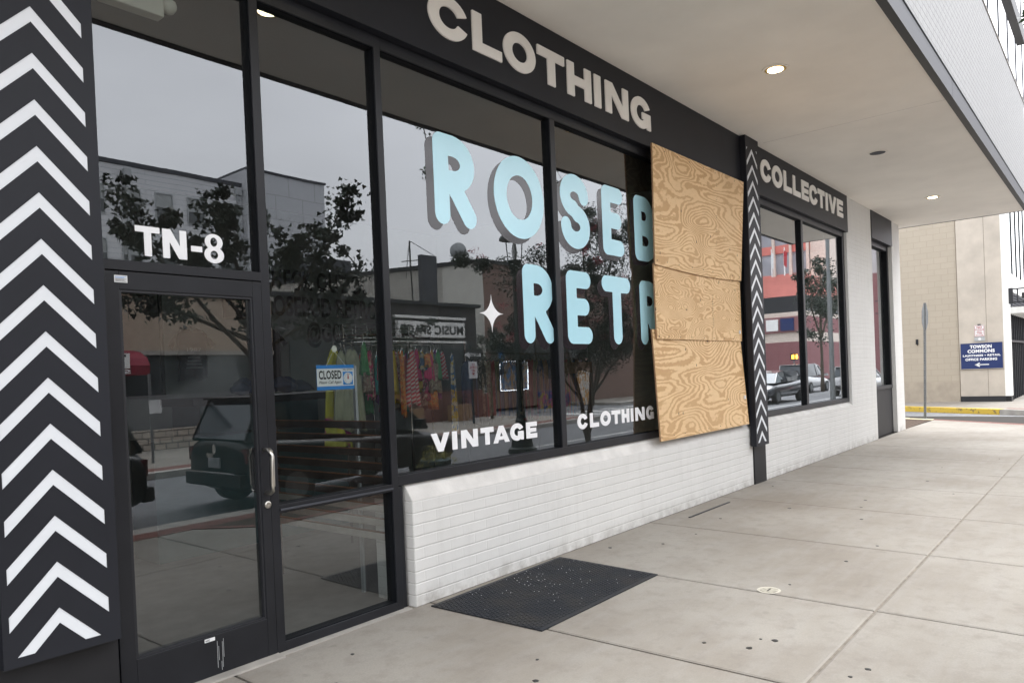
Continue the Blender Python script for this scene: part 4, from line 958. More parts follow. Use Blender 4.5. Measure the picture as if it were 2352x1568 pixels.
# small wall fixture on block wall
tag(obj('wall_hook', MBd().tube([(FX - .005, 1.62, 2.28), (FX - .06, 1.62, 2.25), (FX - .06, 1.60, 2.15), (FX - .02, 1.6, 2.08)], .012, 8).box(FX - .02, FX - .001, 1.58, 1.66, 2.12, 2.3), M_drip2), 'small dark iron hook fixed on the beige block wall', 'hook')

# ================================================================ TREES
def leafcloud(centres, n, size, mb, fan=True, flat=.75):
    for _ in range(n):
        c, r_ = centres[rs.randint(len(centres))]
        d = rs.normal(size=3); d /= np.linalg.norm(d) + 1e-9; rad = r_ * rs.rand() ** .45
        p = np.array(c) + d * rad * np.array([1, 1, flat])
        a = rs.normal(size=3); a /= np.linalg.norm(a); b = np.cross(a, rs.normal(size=3)); b /= np.linalg.norm(b) + 1e-9
        s_ = size * rs.uniform(.6, 1.25)
        if fan: mb.add([p, p + a * s_ - b * s_ * .62, p + a * s_ * 1.12 - b * .12 * s_, p + a * s_ * .95, p + a * s_ * 1.12 + b * .12 * s_, p + a * s_ + b * s_ * .62], [(0, 1, 2, 3), (0, 3, 4, 5)])
        else: mb.add([p, p + a * s_ * .5 + b * s_ * .22, p + a * s_, p + a * s_ * .5 - b * s_ * .22], [(0, 1, 2, 3)])
def tree(name, base, branches, label, cat, leaf, nleaf, lsize, crad, group=None, fan=True, trunk_r=.07, flowers=None):
    root = empty(name, base, label, cat, group); bx_, by_, bz_ = base
    tr = MBd(); cen = []; twigs = []
    for br in branches:
        pts = [Vector((bx_ + p[0], by_ + p[1], p[2])) for p in br]; n = len(pts)
        # bend by splitting the limb
        fine_ = []
        for a, b in zip(pts, pts[1:]):
            for k in range(4): fine_.append(a.lerp(b, k / 4) + Vector((random.uniform(-.02, .02), random.uniform(-.02, .02), 0)))
        fine_.append(pts[-1])
        r0 = trunk_r if abs(br[0][2]) < .3 else trunk_r * .55
        tr.tube(fine_, [max(.006, r0 * (1 - .85 * i / len(fine_))) for i in range(len(fine_))], 8)
        for i in range(len(fine_) // 2, len(fine_)): cen.append((tuple(fine_[i]), crad * random.uniform(.45, 1.0)))
        twigs.append(fine_[-1])
        for _ in range(3):
            q = fine_[random.randrange(len(fine_) // 2, len(fine_))]; e = q + Vector((random.uniform(-1, 1), random.uniform(-.6, .6), random.uniform(.1, .9))).normalized() * crad * random.uniform(1.0, 1.8)
            tr.tube([q, q.lerp(e, .5) + Vector((0, 0, .03)), e], [.012, .008, .004], 5); cen.append((tuple(e), crad * .28)); cen.append((tuple(q.lerp(e, .6)), crad * .3))
    obj('trunk', tr, M_bark, root, smooth=True)
    lm_ = MBd(); leafcloud(cen, nleaf, lsize, lm_, fan); obj('crown', lm_, leaf, root)
    if flowers:
        fm = MBd(); fc = [(c[0] + (0,) if 0 else c[0], c[1]) for c in cen if c[0][2] > bz_ + flowers[0]]
        pick = [(tuple(np.array(fc[rs.randint(len(fc))][0]) + rs.uniform(-.3, .3, 3) + np.array([0, 0, .15])), .13) for _ in range(flowers[1])]
        leafcloud(pick, flowers[1] * 45, .045, fm, False); obj('flowers', fm, M_pink, root)
    return root
tree('ginkgo_tree', (5.1, -4.35, 0),
     [[(0, 0, 0), (0, 0, 1.2), (.05, -.05, 2.4), (-.15, -.1, 3.3), (-.5, -.1, 3.9)], [(0, 0, 1.9), (-.6, -.1, 2.6), (-1.1, -.15, 3.2), (-1.5, -.1, 3.9)],
      [(0, -.05, 2.1), (.7, -.1, 2.8), (1.2, -.15, 3.5), (1.75, -.2, 4.35)], [(0, -.05, 2.2), (-.8, -.1, 2.5), (-1.5, -.2, 2.7)], [(0, -.05, 2.0), (.8, -.15, 2.4), (1.6, -.2, 2.6)],
      [(.05, -.05, 2.3), (.5, -.2, 3.1), (.9, -.25, 3.6)], [(0, -.05, 2.3), (-.3, -.3, 2.9), (-.6, -.35, 3.3)], [(0, -.05, 2.3), (1.0, -.3, 2.9), (2.0, -.3, 3.3)]],
     'ginkgo street tree with fan leaves mirrored in the entrance glass', 'tree', M_leaf2, 8500, .058, .36, trunk_r=.06)
tree('crape_myrtle', (14.4, -5.6, 0),
     [[(0, 0, 0), (-.3, 0, 1.2), (-.8, 0, 2.4), (-1.6, 0, 4.2)], [(0, 0, 0), (.1, .1, 1.4), (.2, 0, 2.8), (.1, 0, 5.3)], [(0, 0, 0), (.4, 0, 1.2), (1.1, 0, 2.6), (1.5, 0, 5.5)],
      [(-.3, 0, 1.2), (-1.2, .2, 2.2), (-2.8, .2, 3.7)], [(.3, 0, 1.2), (.6, .2, 2.5), (.8, .2, 4.7)], [(.4, 0, 1.2), (1.5, .2, 2.2), (2.3, .1, 4.6)], [(-.2, 0, 1.0), (-1.0, -.2, 1.8), (-2.2, -.2, 2.2)], [(.2, 0, 1.0), (1.0, -.2, 1.9), (2.1, -.2, 2.4)]],
     'crape myrtle with dark pink flower heads mirrored behind the teal lettering', 'tree', M_leaf2, 48000, .07, .75, fan=False, trunk_r=.06, flowers=(2.0, 110))
tree('street_tree', (21.3, -14.6, 0), [[(0, 0, 0), (0, 0, 1.0), (.1, 0, 2.2)], [(0, 0, .9), (-.4, 0, 1.6), (-.5, 0, 2.1)], [(0, 0, .9), (.4, 0, 1.7), (.6, 0, 2.3)]], 'low round street tree mirrored beside the parking signs', 'tree', M_leaf2, 2500, .09, .5, fan=False, group='trees across the street')
tree('street_tree', (24.0, -17.5, 0), [[(0, 0, 0), (0, 0, 1.2), (.1, 0, 3.2)], [(0, 0, 1.2), (-.7, 0, 2.1), (-.9, 0, 3.0)], [(0, 0, 1.2), (.8, 0, 2.2), (.9, 0, 3.1)]], 'taller dark green tree mirrored right of the music shop', 'tree', M_leaf2, 4500, .11, .75, fan=False, group='trees across the street')
tree('street_tree', (16.2, -14.8, 0), [[(0, 0, 0), (0, 0, 2), (.1, 0, 3.6)], [(0, 0, 1.6), (-1.2, 0, 3.0)], [(0, 0, 1.6), (1.3, 0, 3.1)]], 'leafy tree mirrored in front of the music shop', 'tree', M_leaf2, 4200, .10, .7, fan=False, group='trees across the street')
tree('street_tree', (43, -8.9, 0), [[(0, 0, 0), (0, 0, 3), (.3, 0, 7.0)], [(0, 0, 3), (-1.4, 0, 4.6), (-1.2, 0, 6)], [(0, 0, 3), (1.8, 0, 4.8), (2.2, 0, 7.0)], [(0, 0, 3), (.6, .4, 4.6), (.8, .3, 6)]], 'tall reddish street tree mirrored in the far window', 'tree', M_leaf2, 6500, .17, 1.1, fan=False, trunk_r=.12, group='trees across the street')
tree('street_tree', (50, 2.0, 0), [[(0, 0, 0), (0, 0, 3), (0, 0, 7.0)], [(0, 0, 3), (-1.4, 0, 4.6), (-1.2, 0, 6)], [(0, 0, 3), (1.8, 0, 4.8), (2.2, 0, 7.0)]], 'tree standing beyond the office building corner', 'tree', M_leaf, 3000, .17, 1.2, fan=False, trunk_r=.12)
# overhanging twig that enters the picture top right
tw_ = MBd(); c_ = [((7.62, -3.42, 4.60), .10), ((7.4, -3.46, 4.57), .10), ((7.75, -3.36, 4.5), .04), ((8.1, -4.3, 6.0), .3), ((7.85, -3.95, 5.5), .22), ((8.5, -4.8, 6.9), .4)]; 
root = empty('hanging_twig', (7.9, -4.4, 4.6), 'leafy twig hanging in the top right corner before the white wall', 'twig')
obj('stem', MBd().tube([(8.7, -5.0, 7.4), (8.1, -4.3, 6.0), (7.72, -3.7, 4.95), (7.62, -3.4, 4.6)], [.014, .010, .006, .003], 6), M_bark, root)
leafcloud(c_, 170, .075, tw_, False); obj('leaves', tw_, M_leaf, root)

# ================================================================ ACROSS THE STREET (seen mirrored in the glass)
def windows(parent, x0, x1, z0, z1, y, nx, nz, ww, wh, fmat, gmat, blind=None):
    for i in range(nx):
        for k in range(nz):
            cx = x0 + (i + .5) * (x1 - x0) / nx; cz = z0 + (k + .5) * (z1 - z0) / nz
            wf = obj('window', frame_bars([(cx - ww / 2 - .06, cx - ww / 2, y, y + .07, cz - wh / 2, cz + wh / 2), (cx + ww / 2, cx + ww / 2 + .06, y, y + .07, cz - wh / 2, cz + wh / 2), (cx - ww / 2 - .06, cx + ww / 2 + .06, y, y + .07, cz + wh / 2, cz + wh / 2 + .06), (cx - ww / 2 - .06, cx + ww / 2 + .06, y, y + .07, cz - wh / 2 - .06, cz - wh / 2), (cx - ww / 2, cx + ww / 2, y, y + .05, cz - .03, cz + .03)]), fmat, parent)
            obj('pane', MBd().box(cx - ww / 2, cx + ww / 2, y + .01, y + .02, cz - wh / 2, cz + wh / 2), gmat, wf)
            if blind: obj('blind', MBd().box(cx - ww / 2 + .02, cx + ww / 2 - .02, y + .0205, y + .03, cz + .03, cz + wh / 2 - .02), blind, wf)
M_siding = brickmat('grey_siding', 'xz', (.80, .81, .83), (.78, .79, .81), (.42, .43, .45), 40, .30, .02, .5, .02)
M_panelg = brickmat('grey_panels', 'xz', (.66, .67, .70), (.64, .66, .68), (.34, .35, .36), 2.1, 1.6, .03, .4, .02)
M_winglass = plain('window_glass', (.05, .06, .065), .06, var=.1, spec=.8)
M_blind = plain('window_blind', (.42, .44, .44), .8)
A = empty('apartment_building', (14, -40, 0), 'grey sided apartment block with sash windows mirrored above the door', 'building')
obj('wall', MBd().box(-8, 26.2, -52, -40, 0, 14.7), M_siding, A); obj('roof_edge', MBd().box(-8, 26.3, -52, -39.9, 14.71, 14.95), M_drip, A)
obj('side_block', MBd().box(26.21, 32.3, -52, -39.4, 0, 15.75), M_panelg, A); obj('roof_edge', MBd().box(26.21, 32.4, -52, -39.3, 15.76, 15.9), M_drip, A)
windows(A, 14.2, 26.0, 8.1, 14.1, -39.999, 6, 2, 1.0, 1.55, M_signback, M_winglass, M_blind)
windows(A, 26.4, 28.2, 8.1, 14.1, -39.399, 1, 2, .7, 1.5, M_signback, M_winglass)
for x in (18.9, 25.9): obj('downpipe', MBd().box(x - .07, x + .07, -39.99, -39.85, 3, 14.1).box(x - .2, x + .2, -39.99, -39.7, 14.1, 14.5), M_signback, A)
# low left building with awning
Lb = empty('tan_shop_building', (7, -17, 0), 'low tan stucco shop building with stone band and red awning', 'building')
obj('wall', MBd().box(-12, 13.4, -28, -17, 2.75, 4.35), plain('tan_stucco', (.44, .35, .27), .9, var=.1), Lb); obj('roof_edge', MBd().box(-12.1, 13.45, -28, -16.9, 4.351, 4.5), M_kerb, Lb)
obj('stone_band', MBd().box(-12, 13.4, -27.9, -16.95, 2.62, 2.749), M_kerb, Lb); obj('shop_glass', MBd().box(-12, 13.4, -27, -17.1, 1.5, 2.62), M_winglass, Lb); obj('lower_wall', MBd().box(-12, 13.4, -27.9, -16.98, 0, 1.5), plain('grey_stucco', (.16, .16, .17), .9), Lb)
aw = obj('awning', MBd().prism([(-16.0, 2.05), (-15.95, 2.3), (-16.1, 2.5), (-16.5, 2.68), (-16.95, 2.75), (-16.95, 2.05)], 4.2, 9.0, 'x'), plain('maroon_canvas', (.22, .015, .035), .8), Lb)
obj('awning_sign', MBd().box(6.9, 8.45, -15.88, -15.87, 2.22, 2.62), M_concw, Lb)
text('SEVEN', M_white, Lb, 8.45, 2.08, 1.1, .11, -15.86, '+y', off=.03)
text('7', M_ink, Lb, 8.35, 2.25, .5, .34, -15.86, '+y', off=.02)
sw_ = MBd().box(4, 10.5, -16.5, -16.2, 0, .55); 
M_stone = brickmat('rubble_stone', 'xz', (.55, .48, .40), (.42, .38, .33), (.12, .1, .09), .32, .17, .02, .8, .03)
tag(obj('stone_wall', sw_, M_stone), 'low rubble stone wall before the tan shop building', 'wall')
# music shop
Mu = empty('music_shop', (18, -17, 0), 'dark low shop building with a long white sign reading MUSIC SPACE', 'building')
obj('wall', MBd().box(13.5, 23.2, -24, -17, 0, 4.55), plain('dark_brick', (.06, .055, .055), .85, var=.2, vs_=6), Mu); obj('roof_edge', MBd().box(13.4, 23.3, -24, -16.8, 4.551, 4.68), M_drip2, Mu)
obj('shop_glass', MBd().box(14, 22.8, -16.99, -16.95, 1.15, 3.1), M_winglass, Mu); obj('brick_base', MBd().box(13.6, 23.1, -16.985, -16.7, 0, 1.1), M_redbrick, Mu)
sb = obj('sign_band', MBd().box(18.6, 22.25, -16.95, -16.8, 3.27, 3.88), M_concw, Mu); obj('sign_trim', MBd().box(18.5, 22.35, -16.95, -16.82, 4.0, 4.1).box(18.5, 22.35, -16.95, -16.82, 3.05, 3.13), M_concw, Mu)
text('MUSIC SPACE', M_ink, sb, 22.15, 3.38, 3.4, .36, -16.79, '+y', off=.03)
# rooftop banner and mast
bn = empty('rooftop_banner', (20.8, -17.2, 4.7), 'tall dark banner panel with a thin mast on the music shop roof', 'banner')
obj('panel', MBd().box(20.45, 21.3, -17.5, -17.3, 4.69, 6.6), M_drip, bn); obj('mast', MBd().tube([(20.0, -17.4, 4.69), (19.95, -17.4, 7.1)], .03, 6).tube([(19.5, -17.4, 6.25), (20.5, -17.4, 6.4)], .02, 6).tube([(19.95, -17.4, 7.1), (19.7, -17.4, 5.6)], .015, 6).tube([(19.95, -17.4, 7.1), (21.3, -17.4, 6.62)], .012, 6), M_ink, bn)
# block building with pale corner
Bk = empty('block_wall_building', (27, -20, 0), 'grey block building with pale brick corner behind the music shop', 'building')
def qprism(mb, pts, z0, z1): return mb.prism(pts, z0, z1)
c0 = Vector((27.1, -20)); dirn = Vector((-3.3, -10.5)).normalized(); c1_ = c0 + dirn * 2.2; c2_ = c0 + dirn * 22; fx_ = Vector((1, 0))
M_cmug = brickmat('grey_block', 'yz', (.46, .44, .39), (.40, .38, .34), (.58, .55, .5), .8, .4, .018, .4, .02)
M_paleb = brickmat('pale_brick_corner', 'yz', (.74, .72, .65), (.71, .69, .62), (.6, .58, .52), .22, .085, .01, .4, .01)
M_brownb = brickmat('brown_brick', 'xz', (.26, .15, .115), (.21, .125, .10), (.2, .15, .13), .25, .085, .01, .4, .01)
inw = Vector((.955, -.3))
obj('block_wall', MBd().prism([tuple(c1_), tuple(c2_), tuple(c2_ + inw * 1), tuple(c1_ + inw * 1)], 0, 7.22), M_cmug, Bk)
obj('corner_brick', MBd().prism([tuple(c0), tuple(c1_ - dirn * .002), tuple(c1_ - dirn * .002 + inw * 1), tuple(c0 + inw * 1)], 0, 7.24), M_paleb, Bk)
obj('brown_front', MBd().box(27.11, 45, -26, -20.01, 0, 7.24), M_brownb, Bk)
obj('roof_edge', MBd().prism([(27.0, -19.9), tuple(c2_ + Vector((-.1, 0))), (45, -42), (45, -19.9)], 7.241, 7.42), M_drip2, Bk)
windows(Bk, 29.0, 33.5, 3.4, 5.6, -20.009, 2, 1, 1.3, 1.6, M_concw, M_winglass)
obj('metal_canopy', MBd().prism([(-20.0, 3.3), (-20.0, 3.2), (-18.6, 2.5), (-18.6, 2.6)], 28.2, 35, 'x'), M_drip, Bk)
dh = empty('satellite_dish', (27.5, -22, 7.42), 'satellite dish on a thin post on the block building roof', 'satellite dish')
obj('post', MBd().tube([(27.5, -22, 7.42), (27.5, -22, 8.0)], .04, 6).tube([(27.5, -22, 7.8), (26.9, -21.6, 8.0)], .025, 6), M_drip, dh)
dm = MBd().lathe([(.02, 0), (.22, .04), (.42, .14), (.43, .15), (.22, .06), (.02, .02)], 0, 0, 20); dm.xf(Matrix.Translation((27.45, -21.95, 8.1)) @ Matrix.Rotation(R(60), 4, 'Z') @ Matrix.Rotation(R(78), 4, 'X')); obj('dish', dm, M_signback, dh, smooth=True)
for i, (x, y, s_) in enumerate(((24.4, -30, 1.2), (25.6, -34, 1.6), (24.0, -40.5, 1.3))):
    r_ = empty('rooftop_unit', (x, y, 7.42), ['large', 'middle', 'smallest distant'][i] + ' grey ventilation unit on the block building roof', 'rooftop unit', 'ventilation units on the block building roof')
    obj('housing', MBd().box(x, x + 2.6, y - 2, y, 7.425, 7.42 + s_), M_drip, r_); obj('hood', MBd().prism([(y + .001, 8.2), (y + .5, 7.8), (y + .001, 7.75)], x + .3, x + 1.3, 'x'), M_signback, r_)
# LED framed posters, kerbside menu boards and planter in front
for i, (x0, x1) in enumerate(((27.9, 29.0), (29.05, 30.1))):
    r_ = empty('lit_poster', (x0, -19.6, .9), ['left', 'right'][i] + ' food poster in a white lit frame on the brown shopfront', 'poster', 'food posters with white lit frames')
    obj('print', MBd().box(x0, x1, -19.9, -19.8, .9, 2.35), patch('poster_print%d' % i, (.35, .22, .12), (.08, .2, .35), (.5, .42, .33), 3), r_)
    obj('light_strip', frame_bars([(x0, x1, -19.8, -19.77, 2.335, 2.36), (x0, x1, -19.8, -19.77, .88, .905), (x1 - .03 if i else x0, x1 if i else x0 + .01, -19.8, -19.77, .92, 2.32)]), emit('led_strip%d' % i, (.9, .95, 1), 2.6), r_)
ov = MBd().lathe([(.42, 0), (.42, .08)], 0, 0, 24); ov.xf(Matrix.Translation((27.75, -19.5, 2.75)) @ Matrix.Diagonal((.5, 1, 1.1, 1)) @ Matrix.Rotation(R(90), 4, 'X'))
tag(obj('oval_sign', ov, M_blue), 'blue oval sign hanging beside the lit posters', 'sign')
tag(obj('sidewalk_banner', MBd().box(26.6, 29.0, -16.5, -16.4, .05, .85), patch('banner_print', (.02, .03, .12), (.25, .2, .03), (.3, .05, .12), 3)), 'dark blue printed banner low on the street corner', 'banner')
tag(obj('menu_board', MBd().box(29.1, 30.3, -16.0, -15.9, .1, 1.75), patch('menu_print', (.5, .48, .44), (.4, .2, .05), (.6, .55, .5), 4)), 'upright menu board beside the blue banner', 'menu board')
tag(obj('brick_planter_wall', MBd().box(13.8, 23.0, -16.2, -15.9, 0, .95), M_redbrick), 'long brown brick planter wall before the music shop', 'wall')
for i, x in enumerate((14.2, 17.6, 20.2)):
    r_ = empty('planter_box', (x, -15.2, 0), ['left', 'middle', 'right'][i] + ' wooden planter box before the brick planter wall', 'planter', 'wooden planter boxes across the street')
    obj('box', MBd().box(x - .45, x + .45, -15.5, -15.0, 0.01, .6), M_card, r_); pm_ = MBd(); leafcloud([((x, -15.25, .8), .35)], 160, .1, pm_, False); obj('plant', pm_, M_leaf2, r_)
# traffic signs
ow = empty('one_way_sign', (18.9, -13.4, 0), 'green post carrying a black ONE WAY arrow sign and a parking sign', 'road sign')
obj('post', MBd().tube([(18.9, -13.4, 0), (18.9, -13.4, 2.75)], .04, 8), M_darkgreen, ow)
pl_ = obj('arrow_plate', MBd().box(18.4, 19.4, -13.34, -13.32, 2.22, 2.6), M_ink, ow); obj('arrow', MBd().prism([(19.32, 2.36), (18.72, 2.36), (18.72, 2.29), (18.48, 2.41), (18.72, 2.53), (18.72, 2.46), (19.32, 2.46)], -13.3195, -13.31, 'y'), M_paper, pl_)
text('ONE WAY', M_ink, pl_, 19.25, 2.375, .5, .07, -13.305, '+y', off=.03)
pl_ = obj('parking_plate', MBd().box(18.68, 19.12, -13.34, -13.32, 1.6, 2.18), M_paper, ow); text('NO\nSTOPPING\nANY\nTIME', M_red, pl_, 19.08, 1.72, .36, .4, -13.315, '+y', off=.02)
wp = empty('parking_sign', (7.5, -12.7, 0), 'thin grey post with small white plate before the tan building', 'road sign')
obj('post', MBd().tube([(7.5, -12.7, 0), (7.5, -12.7, 2.0)], .035, 8), M_galv, wp); obj('plate', MBd().box(7.45, 7.72, -12.66, -12.65, 1.12, 1.42), M_paper, wp)
tag(obj('bollard', MBd().lathe([(.09, 0), (.09, .95), (.07, 1.02), (.02, 1.05)], 9.0, -12.6, 14), M_galv), 'short grey bollard before the stone wall across the street', 'bollard')
# lamp post
lp = empty('street_lamp', (11.95, -5.6, 0), 'dark green street lamp with bell cap and flared base', 'street lamp')
obj('pole', MBd().lathe([(.30, 0), (.30, .10), (.24, .14), (.19, .42), (.12, .62), (.13, .68), (.10, .74), (.085, .9), (.072, 1.2), (.062, 3.55), (.075, 3.6), (.06, 3.7)], 11.95, -5.6, 16), M_darkgreen, lp, smooth=False)
obj('lantern_holder', MBd().lathe([(.06, 3.7), (.09, 3.75), (.13, 3.95), (.15, 4.02), (.1, 4.03)], 11.95, -5.6, 16), M_darkgreen, lp)
cg = MBd()
for k in range(4): a = R(45 + 90 * k); cg.tube([(11.95 + .14 * math.cos(a), -5.6 + .14 * math.sin(a), 4.0), (11.95 + .17 * math.cos(a), -5.6 + .17 * math.sin(a), 4.45)], .012, 5)
obj('cage', cg, M_darkgreen, lp); obj('bulb', MBd().lathe([(.03, 4.02), (.05, 4.1), (.06, 4.2), (.04, 4.34), (.02, 4.4)], 11.95, -5.6, 12), M_paper, lp)
obj('cap', MBd().lathe([(.31, 4.45), (.30, 4.5), (.24, 4.56), (.15, 4.64), (.06, 4.7), (.02, 4.8)], 11.95, -5.6, 20), M_darkgreen, lp)
# flower pot at kerb
fp = empty('flower_pot', (8.6, -4.75, 0), 'teal kerbside pot of yellow flowers mirrored low in the display window', 'planter')
obj('pot', MBd().lathe([(.2, .01), (.25, .15), (.27, .27), (.24, .28)], 8.62, -4.78, 18), M_teald, fp); fm = MBd(); leafcloud([((8.62, -4.78, .36), .22), ((8.45, -4.75, .26), .2), ((8.8, -4.75, .26), .2)], 500, .06, fm, False); obj('flowers', fm, M_yell, fp)

# ---- cars
def car(name, loc, rz, paint, label, L=4.2, Wd=1.78, Ht=1.6, kind='hatch', lit=False, badge=False):
    root = empty(name, (0, 0, 0), label, 'car', None, local=True)
    hw = Wd / 2
    # body stations: x, half width, z bottom, z belt
    S_ = [(0, hw * .80, .42, .86), (.05, hw * .95, .28, 1.04), (.30, hw, .22, 1.10), (.9, hw, .20, 1.06), (L * .5, hw, .22, .98), (L - 1.1, hw, .22, .95), (L - .5, hw * .97, .24, .86), (L - .12, hw * .88, .30, .72), (L, hw * .74, .42, .62)]
    V = []; F_ = []; n = 8
    for x, w_, z0, z1 in S_:
        V += [(x, -w_ * .9, z0), (x, -w_, z0 + (z1 - z0) * .3), (x, -w_ * .985, z0 + (z1 - z0) * .75), (x, -w_ * .86, z1), (x, w_ * .86, z1), (x, w_ * .985, z0 + (z1 - z0) * .75), (x, w_, z0 + (z1 - z0) * .3), (x, w_ * .9, z0)]
    for i in range(len(S_) - 1):
        for k in range(n): F_.append((i * n + k, i * n + (k + 1) % n, (i + 1) * n + (k + 1) % n, (i + 1) * n + k))
    F_ += [tuple(range(n - 1, -1, -1)), tuple(range((len(S_) - 1) * n, len(S_) * n))]
    b = obj('body', MBd().add(V, F_), paint, root, smooth=True); md = b.modifiers.new('sub', 'SUBSURF'); md.levels = md.render_levels = 2
    # cabin
    G_ = [(.06, hw * .80, .98, hw * .80, 1.02), (.34 if kind == 'hatch' else .75, hw * .86, .97, hw * .76, Ht), (L * .52, hw * .86, .97, hw * .72, Ht + .02), (L * .66, hw * .86, .94, hw * .66, Ht - .08), (L * .82, hw * .84, .90, hw * .84, .93)]
    V = []; F_ = []
    for x, a, z0, c, z1 in G_: V += [(x, -a, z0), (x, -c, z1), (x, c, z1), (x, a, z0)]
    for i in range(4):
        for k in range(3): F_.append((i * 4 + k, i * 4 + k + 1, (i + 1) * 4 + k + 1, (i + 1) * 4 + k))
    obj('cabin_glass', MBd().add(V, F_), M_carglass, root)
    rf = MBd(); V = [(.22 if kind == 'hatch' else .75, -hw * .76, Ht), (.22 if kind == 'hatch' else .75, hw * .76, Ht), (L * .52, hw * .72, Ht + .02), (L * .66, hw * .66, Ht - .08), (L * .66, -hw * .66, Ht - .08), (L * .52, -hw * .72, Ht + .02)]
    rf.add([(x, y, z + .012) for x, y, z in V], [(0, 1, 2, 5), (5, 2, 3, 4)]); ro = obj('roof', rf, paint, root); md = ro.modifiers.new('t', 'SOLIDIFY'); md.thickness = .03
    pil = MBd()
    for sy in (-1, 1):
        for (xa, ya, za), (xb, yb, zb) in (((.07, hw * .80, 1.0), (.34 if kind == 'hatch' else .75, hw * .76, Ht)), ((L * .5, hw * .87, .97), (L * .5, hw * .725, Ht)), ((L * .82, hw * .85, .92), (L * .66, hw * .67, Ht - .08))):
            pil.tube([(xa, sy * ya, za), (xb, sy * yb, zb)], .03, 6)
    obj('pillars', pil, paint, root); obj('rear_wiper', MBd().tube([(.12, 0, 1.10), (.17, .28, 1.17)], .012, 5), M_tyre, root)
    for x in (.75, L - .85):
        for sy in (-1, 1):
            wl = obj('wheel', MBd().tube([(x, sy * (hw - .2), .32), (x, sy * (hw + .01), .32)], .32, 22), M_tyre, root); obj('rim', MBd().tube([(x, sy * (hw + .011), .32), (x, sy * (hw + .02), .32)], .2, 16), M_galv, wl)
    for sy in (-1, 1):
        obj('tail_light', MBd().box(.03, .17, sy * hw * .74, sy * hw * .89, .70, .90), M_tail if lit else M_tailoff, root)
        obj('headlight', MBd().box(L - .16, L + .0, sy * hw * .52, sy * hw * .80, .58, .70), M_head, root)
        obj('side_mirror', MBd().box(L * .72, L * .72 + .12, sy * hw, sy * (hw + .18), .96, 1.1), paint, root)
    obj('bumper', MBd().box(-.07, .1, -hw * .84, hw * .84, .36, .55), M_tyre, root, bevel=.03)
    obj('number_plate', MBd().box(-.02, -.005, -.16, .16, .62, .76), M_signback, root)
    if badge:
        e = MBd().tube([(-.012, 0, 0), (-.004, 0, 0)], .07, 18); e.xf(Matrix.Translation((0, 0, .88)) @ Matrix.Diagonal((1, .7, 1, 1))); obj('badge', e, M_chrome, root)
        t_ = text('500', M_chrome, None, .09, .77, .18, .06, -.075, '-x', off=.02); t_.parent = root; t_.name = 'badge_text'; t_.location = (0, 0, 0)
        obj('trim_line', MBd().box(-.075, -.071, -hw * .7, hw * .7, .555, .575), M_chrome, root)
    root.location = loc; root.rotation_euler = (0, 0, rz)
    return root
car('parked_car', (5.33, -5.92, -.13), 0, M_carblk, 'black hatchback with 500 badge parked at the kerb mirrored in the door', 4.25, 1.8, 1.6, badge=True)
car('parked_car', (4.15, -6.1, -.13), math.pi, M_carblk, 'black car whose tail shows at the left edge of the door glass', 4.4, 1.8, 1.5)
car('moving_car', (36.5, -8.6, -.13), math.pi, M_cardk, 'dark saloon with multi spoke wheels mirrored in the far window', 4.7, 1.85, 1.45, 'saloon')
car('moving_car', (44, -11.0, -.13), 0, M_carwht, 'white sport utility car mirrored behind the dark saloon', 4.6, 1.85, 1.7, lit=True)
car('moving_car', (39.6, -6.6, -.13), 0, M_carwht, 'white car with glowing red tail lamp at the far right of the window', 4.5, 1.85, 1.5, lit=True)

# ---- red banded building far down the street, mirrored in the far window
Rd = empty('red_banded_building', (75, -20, 0), 'distant building with red bands and cream stripes mirrored in the far window', 'building')
M_pinkw = plain('salmon_stucco', (.72, .25, .21), .85, var=.12, vs_=.8); M_creamw = plain('cream_band', (.70, .60, .52), .85); M_marn = plain('maroon_stucco', (.26, .11, .115), .85, var=.1)
zz = [(0, 3.77, M_marn, 'street_front'), (3.771, 4.7, M_creamw, 'band'), (4.701, 6.2, M_marn, 'sign_zone'), (6.201, 6.65, M_creamw, 'band'), (6.651, 8.2, M_drip2, 'dark_roof'), (8.201, 10.2, M_pinkw, 'red_band')]
for a, b, mm, nm in zz: obj(nm, MBd().box(72 - (.3 if nm == 'sign_zone' else 0), 84, -24.4, -19.0, a, b), mm, Rd)
obj('cream_sign', MBd().box(71.6, 71.69, -22.7, -21.5, 4.9, 6.0), M_concw, Rd); obj('dark_sign', MBd().box(71.6, 71.69, -21.3, -20.0, 4.85, 6.05), M_navy, Rd); obj('blue_sign', MBd().box(71.6, 71.69, -24.2, -23.4, 4.9, 5.9), M_blue, Rd)
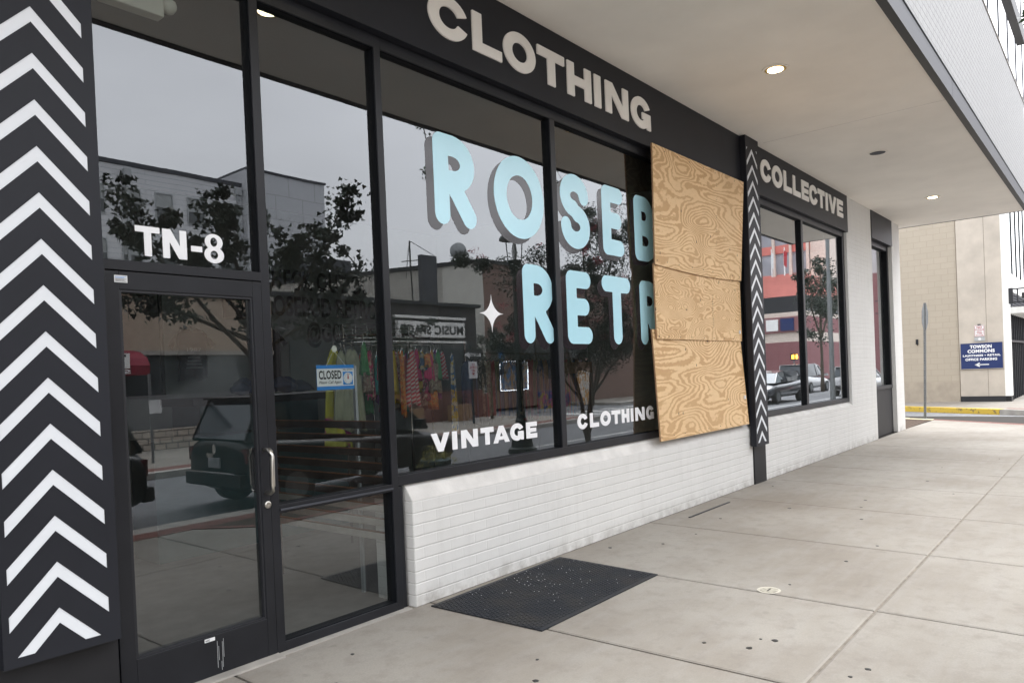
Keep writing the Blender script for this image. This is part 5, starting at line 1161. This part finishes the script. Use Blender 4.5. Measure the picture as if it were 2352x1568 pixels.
for k in range(3): obj('flag', MBd().prism([(-23.4 + k * 1.3, 12.6), (-23.1 + k * 1.3, 12.4), (-23.2 + k * 1.3, 10.9), (-23.4 + k * 1.3, 11.2)], 71.9, 71.93, 'x'), M_paper if k == 1 else M_red, Rd); obj('flagpole', MBd().tube([(72, -23.4 + k * 1.3, 10.2), (72, -23.4 + k * 1.3, 12.9)], .05, 6), M_concw, Rd)
Tw = empty('glass_tower', (86, -25, 0), 'grey glazed tower with red floor bands and pale columns', 'building')
obj('glazing', MBd().box(85, 90, -28.6, -22.3, 0, 26), plain('grey_tower_glass', (.36, .38, .42), .4, var=.25, vs_=.4), Tw)
for k in range(5): obj('floor_band', MBd().box(84.8, 90, -28.7, -22.3, 11 + k * 3.3, 11.9 + k * 3.3), M_pinkw, Tw)
for k in range(4): obj('tower_column', MBd().box(84.4, 84.7, -28.4 + k * 1.9, -28.1 + k * 1.9, 0, 26), M_creamw, Tw)
obj('corner_tower', MBd().box(84.6, 90, -22.29, -20.2, 0, 28), M_creamw, Tw)
Gw = empty('grey_far_building', (100, -24, 0), 'pale grey building with red base closing the far end of the street', 'building')
obj('wall', MBd().box(100, 112, -31, -16, 0, 17.6), plain('pale_grey_wall', (.5, .47, .47), .9, var=.08), Gw); obj('red_base', MBd().box(99.8, 112, -31.1, -16, 0, 12.5), M_marn, Gw)
up = empty('utility_pole', (34.5, -5.9, 0), 'tall slim steel pole mirrored in the far window', 'pole'); obj('shaft', MBd().tube([(34.5, -5.9, -.15), (34.5, -5.9, 9)], [.12, .07], 10), M_galv, up)
tl = empty('traffic_light', (55, -14.5, 0), 'pedestrian signal with an orange lamp mirrored in the far window', 'traffic light'); obj('post', MBd().tube([(55, -14.5, 0), (55, -14.5, 2.2)], .07, 8), M_galv, tl); obj('head', MBd().box(54.8, 55.2, -14.7, -14.3, 1.9, 2.4), M_ink, tl); obj('lamp', MBd().box(54.78, 54.799, -14.6, -14.4, 2.0, 2.3).box(54.85, 55.15, -14.299, -14.28, 2.0, 2.3), emit('amber_lamp', (1, .35, .03), 6), tl)
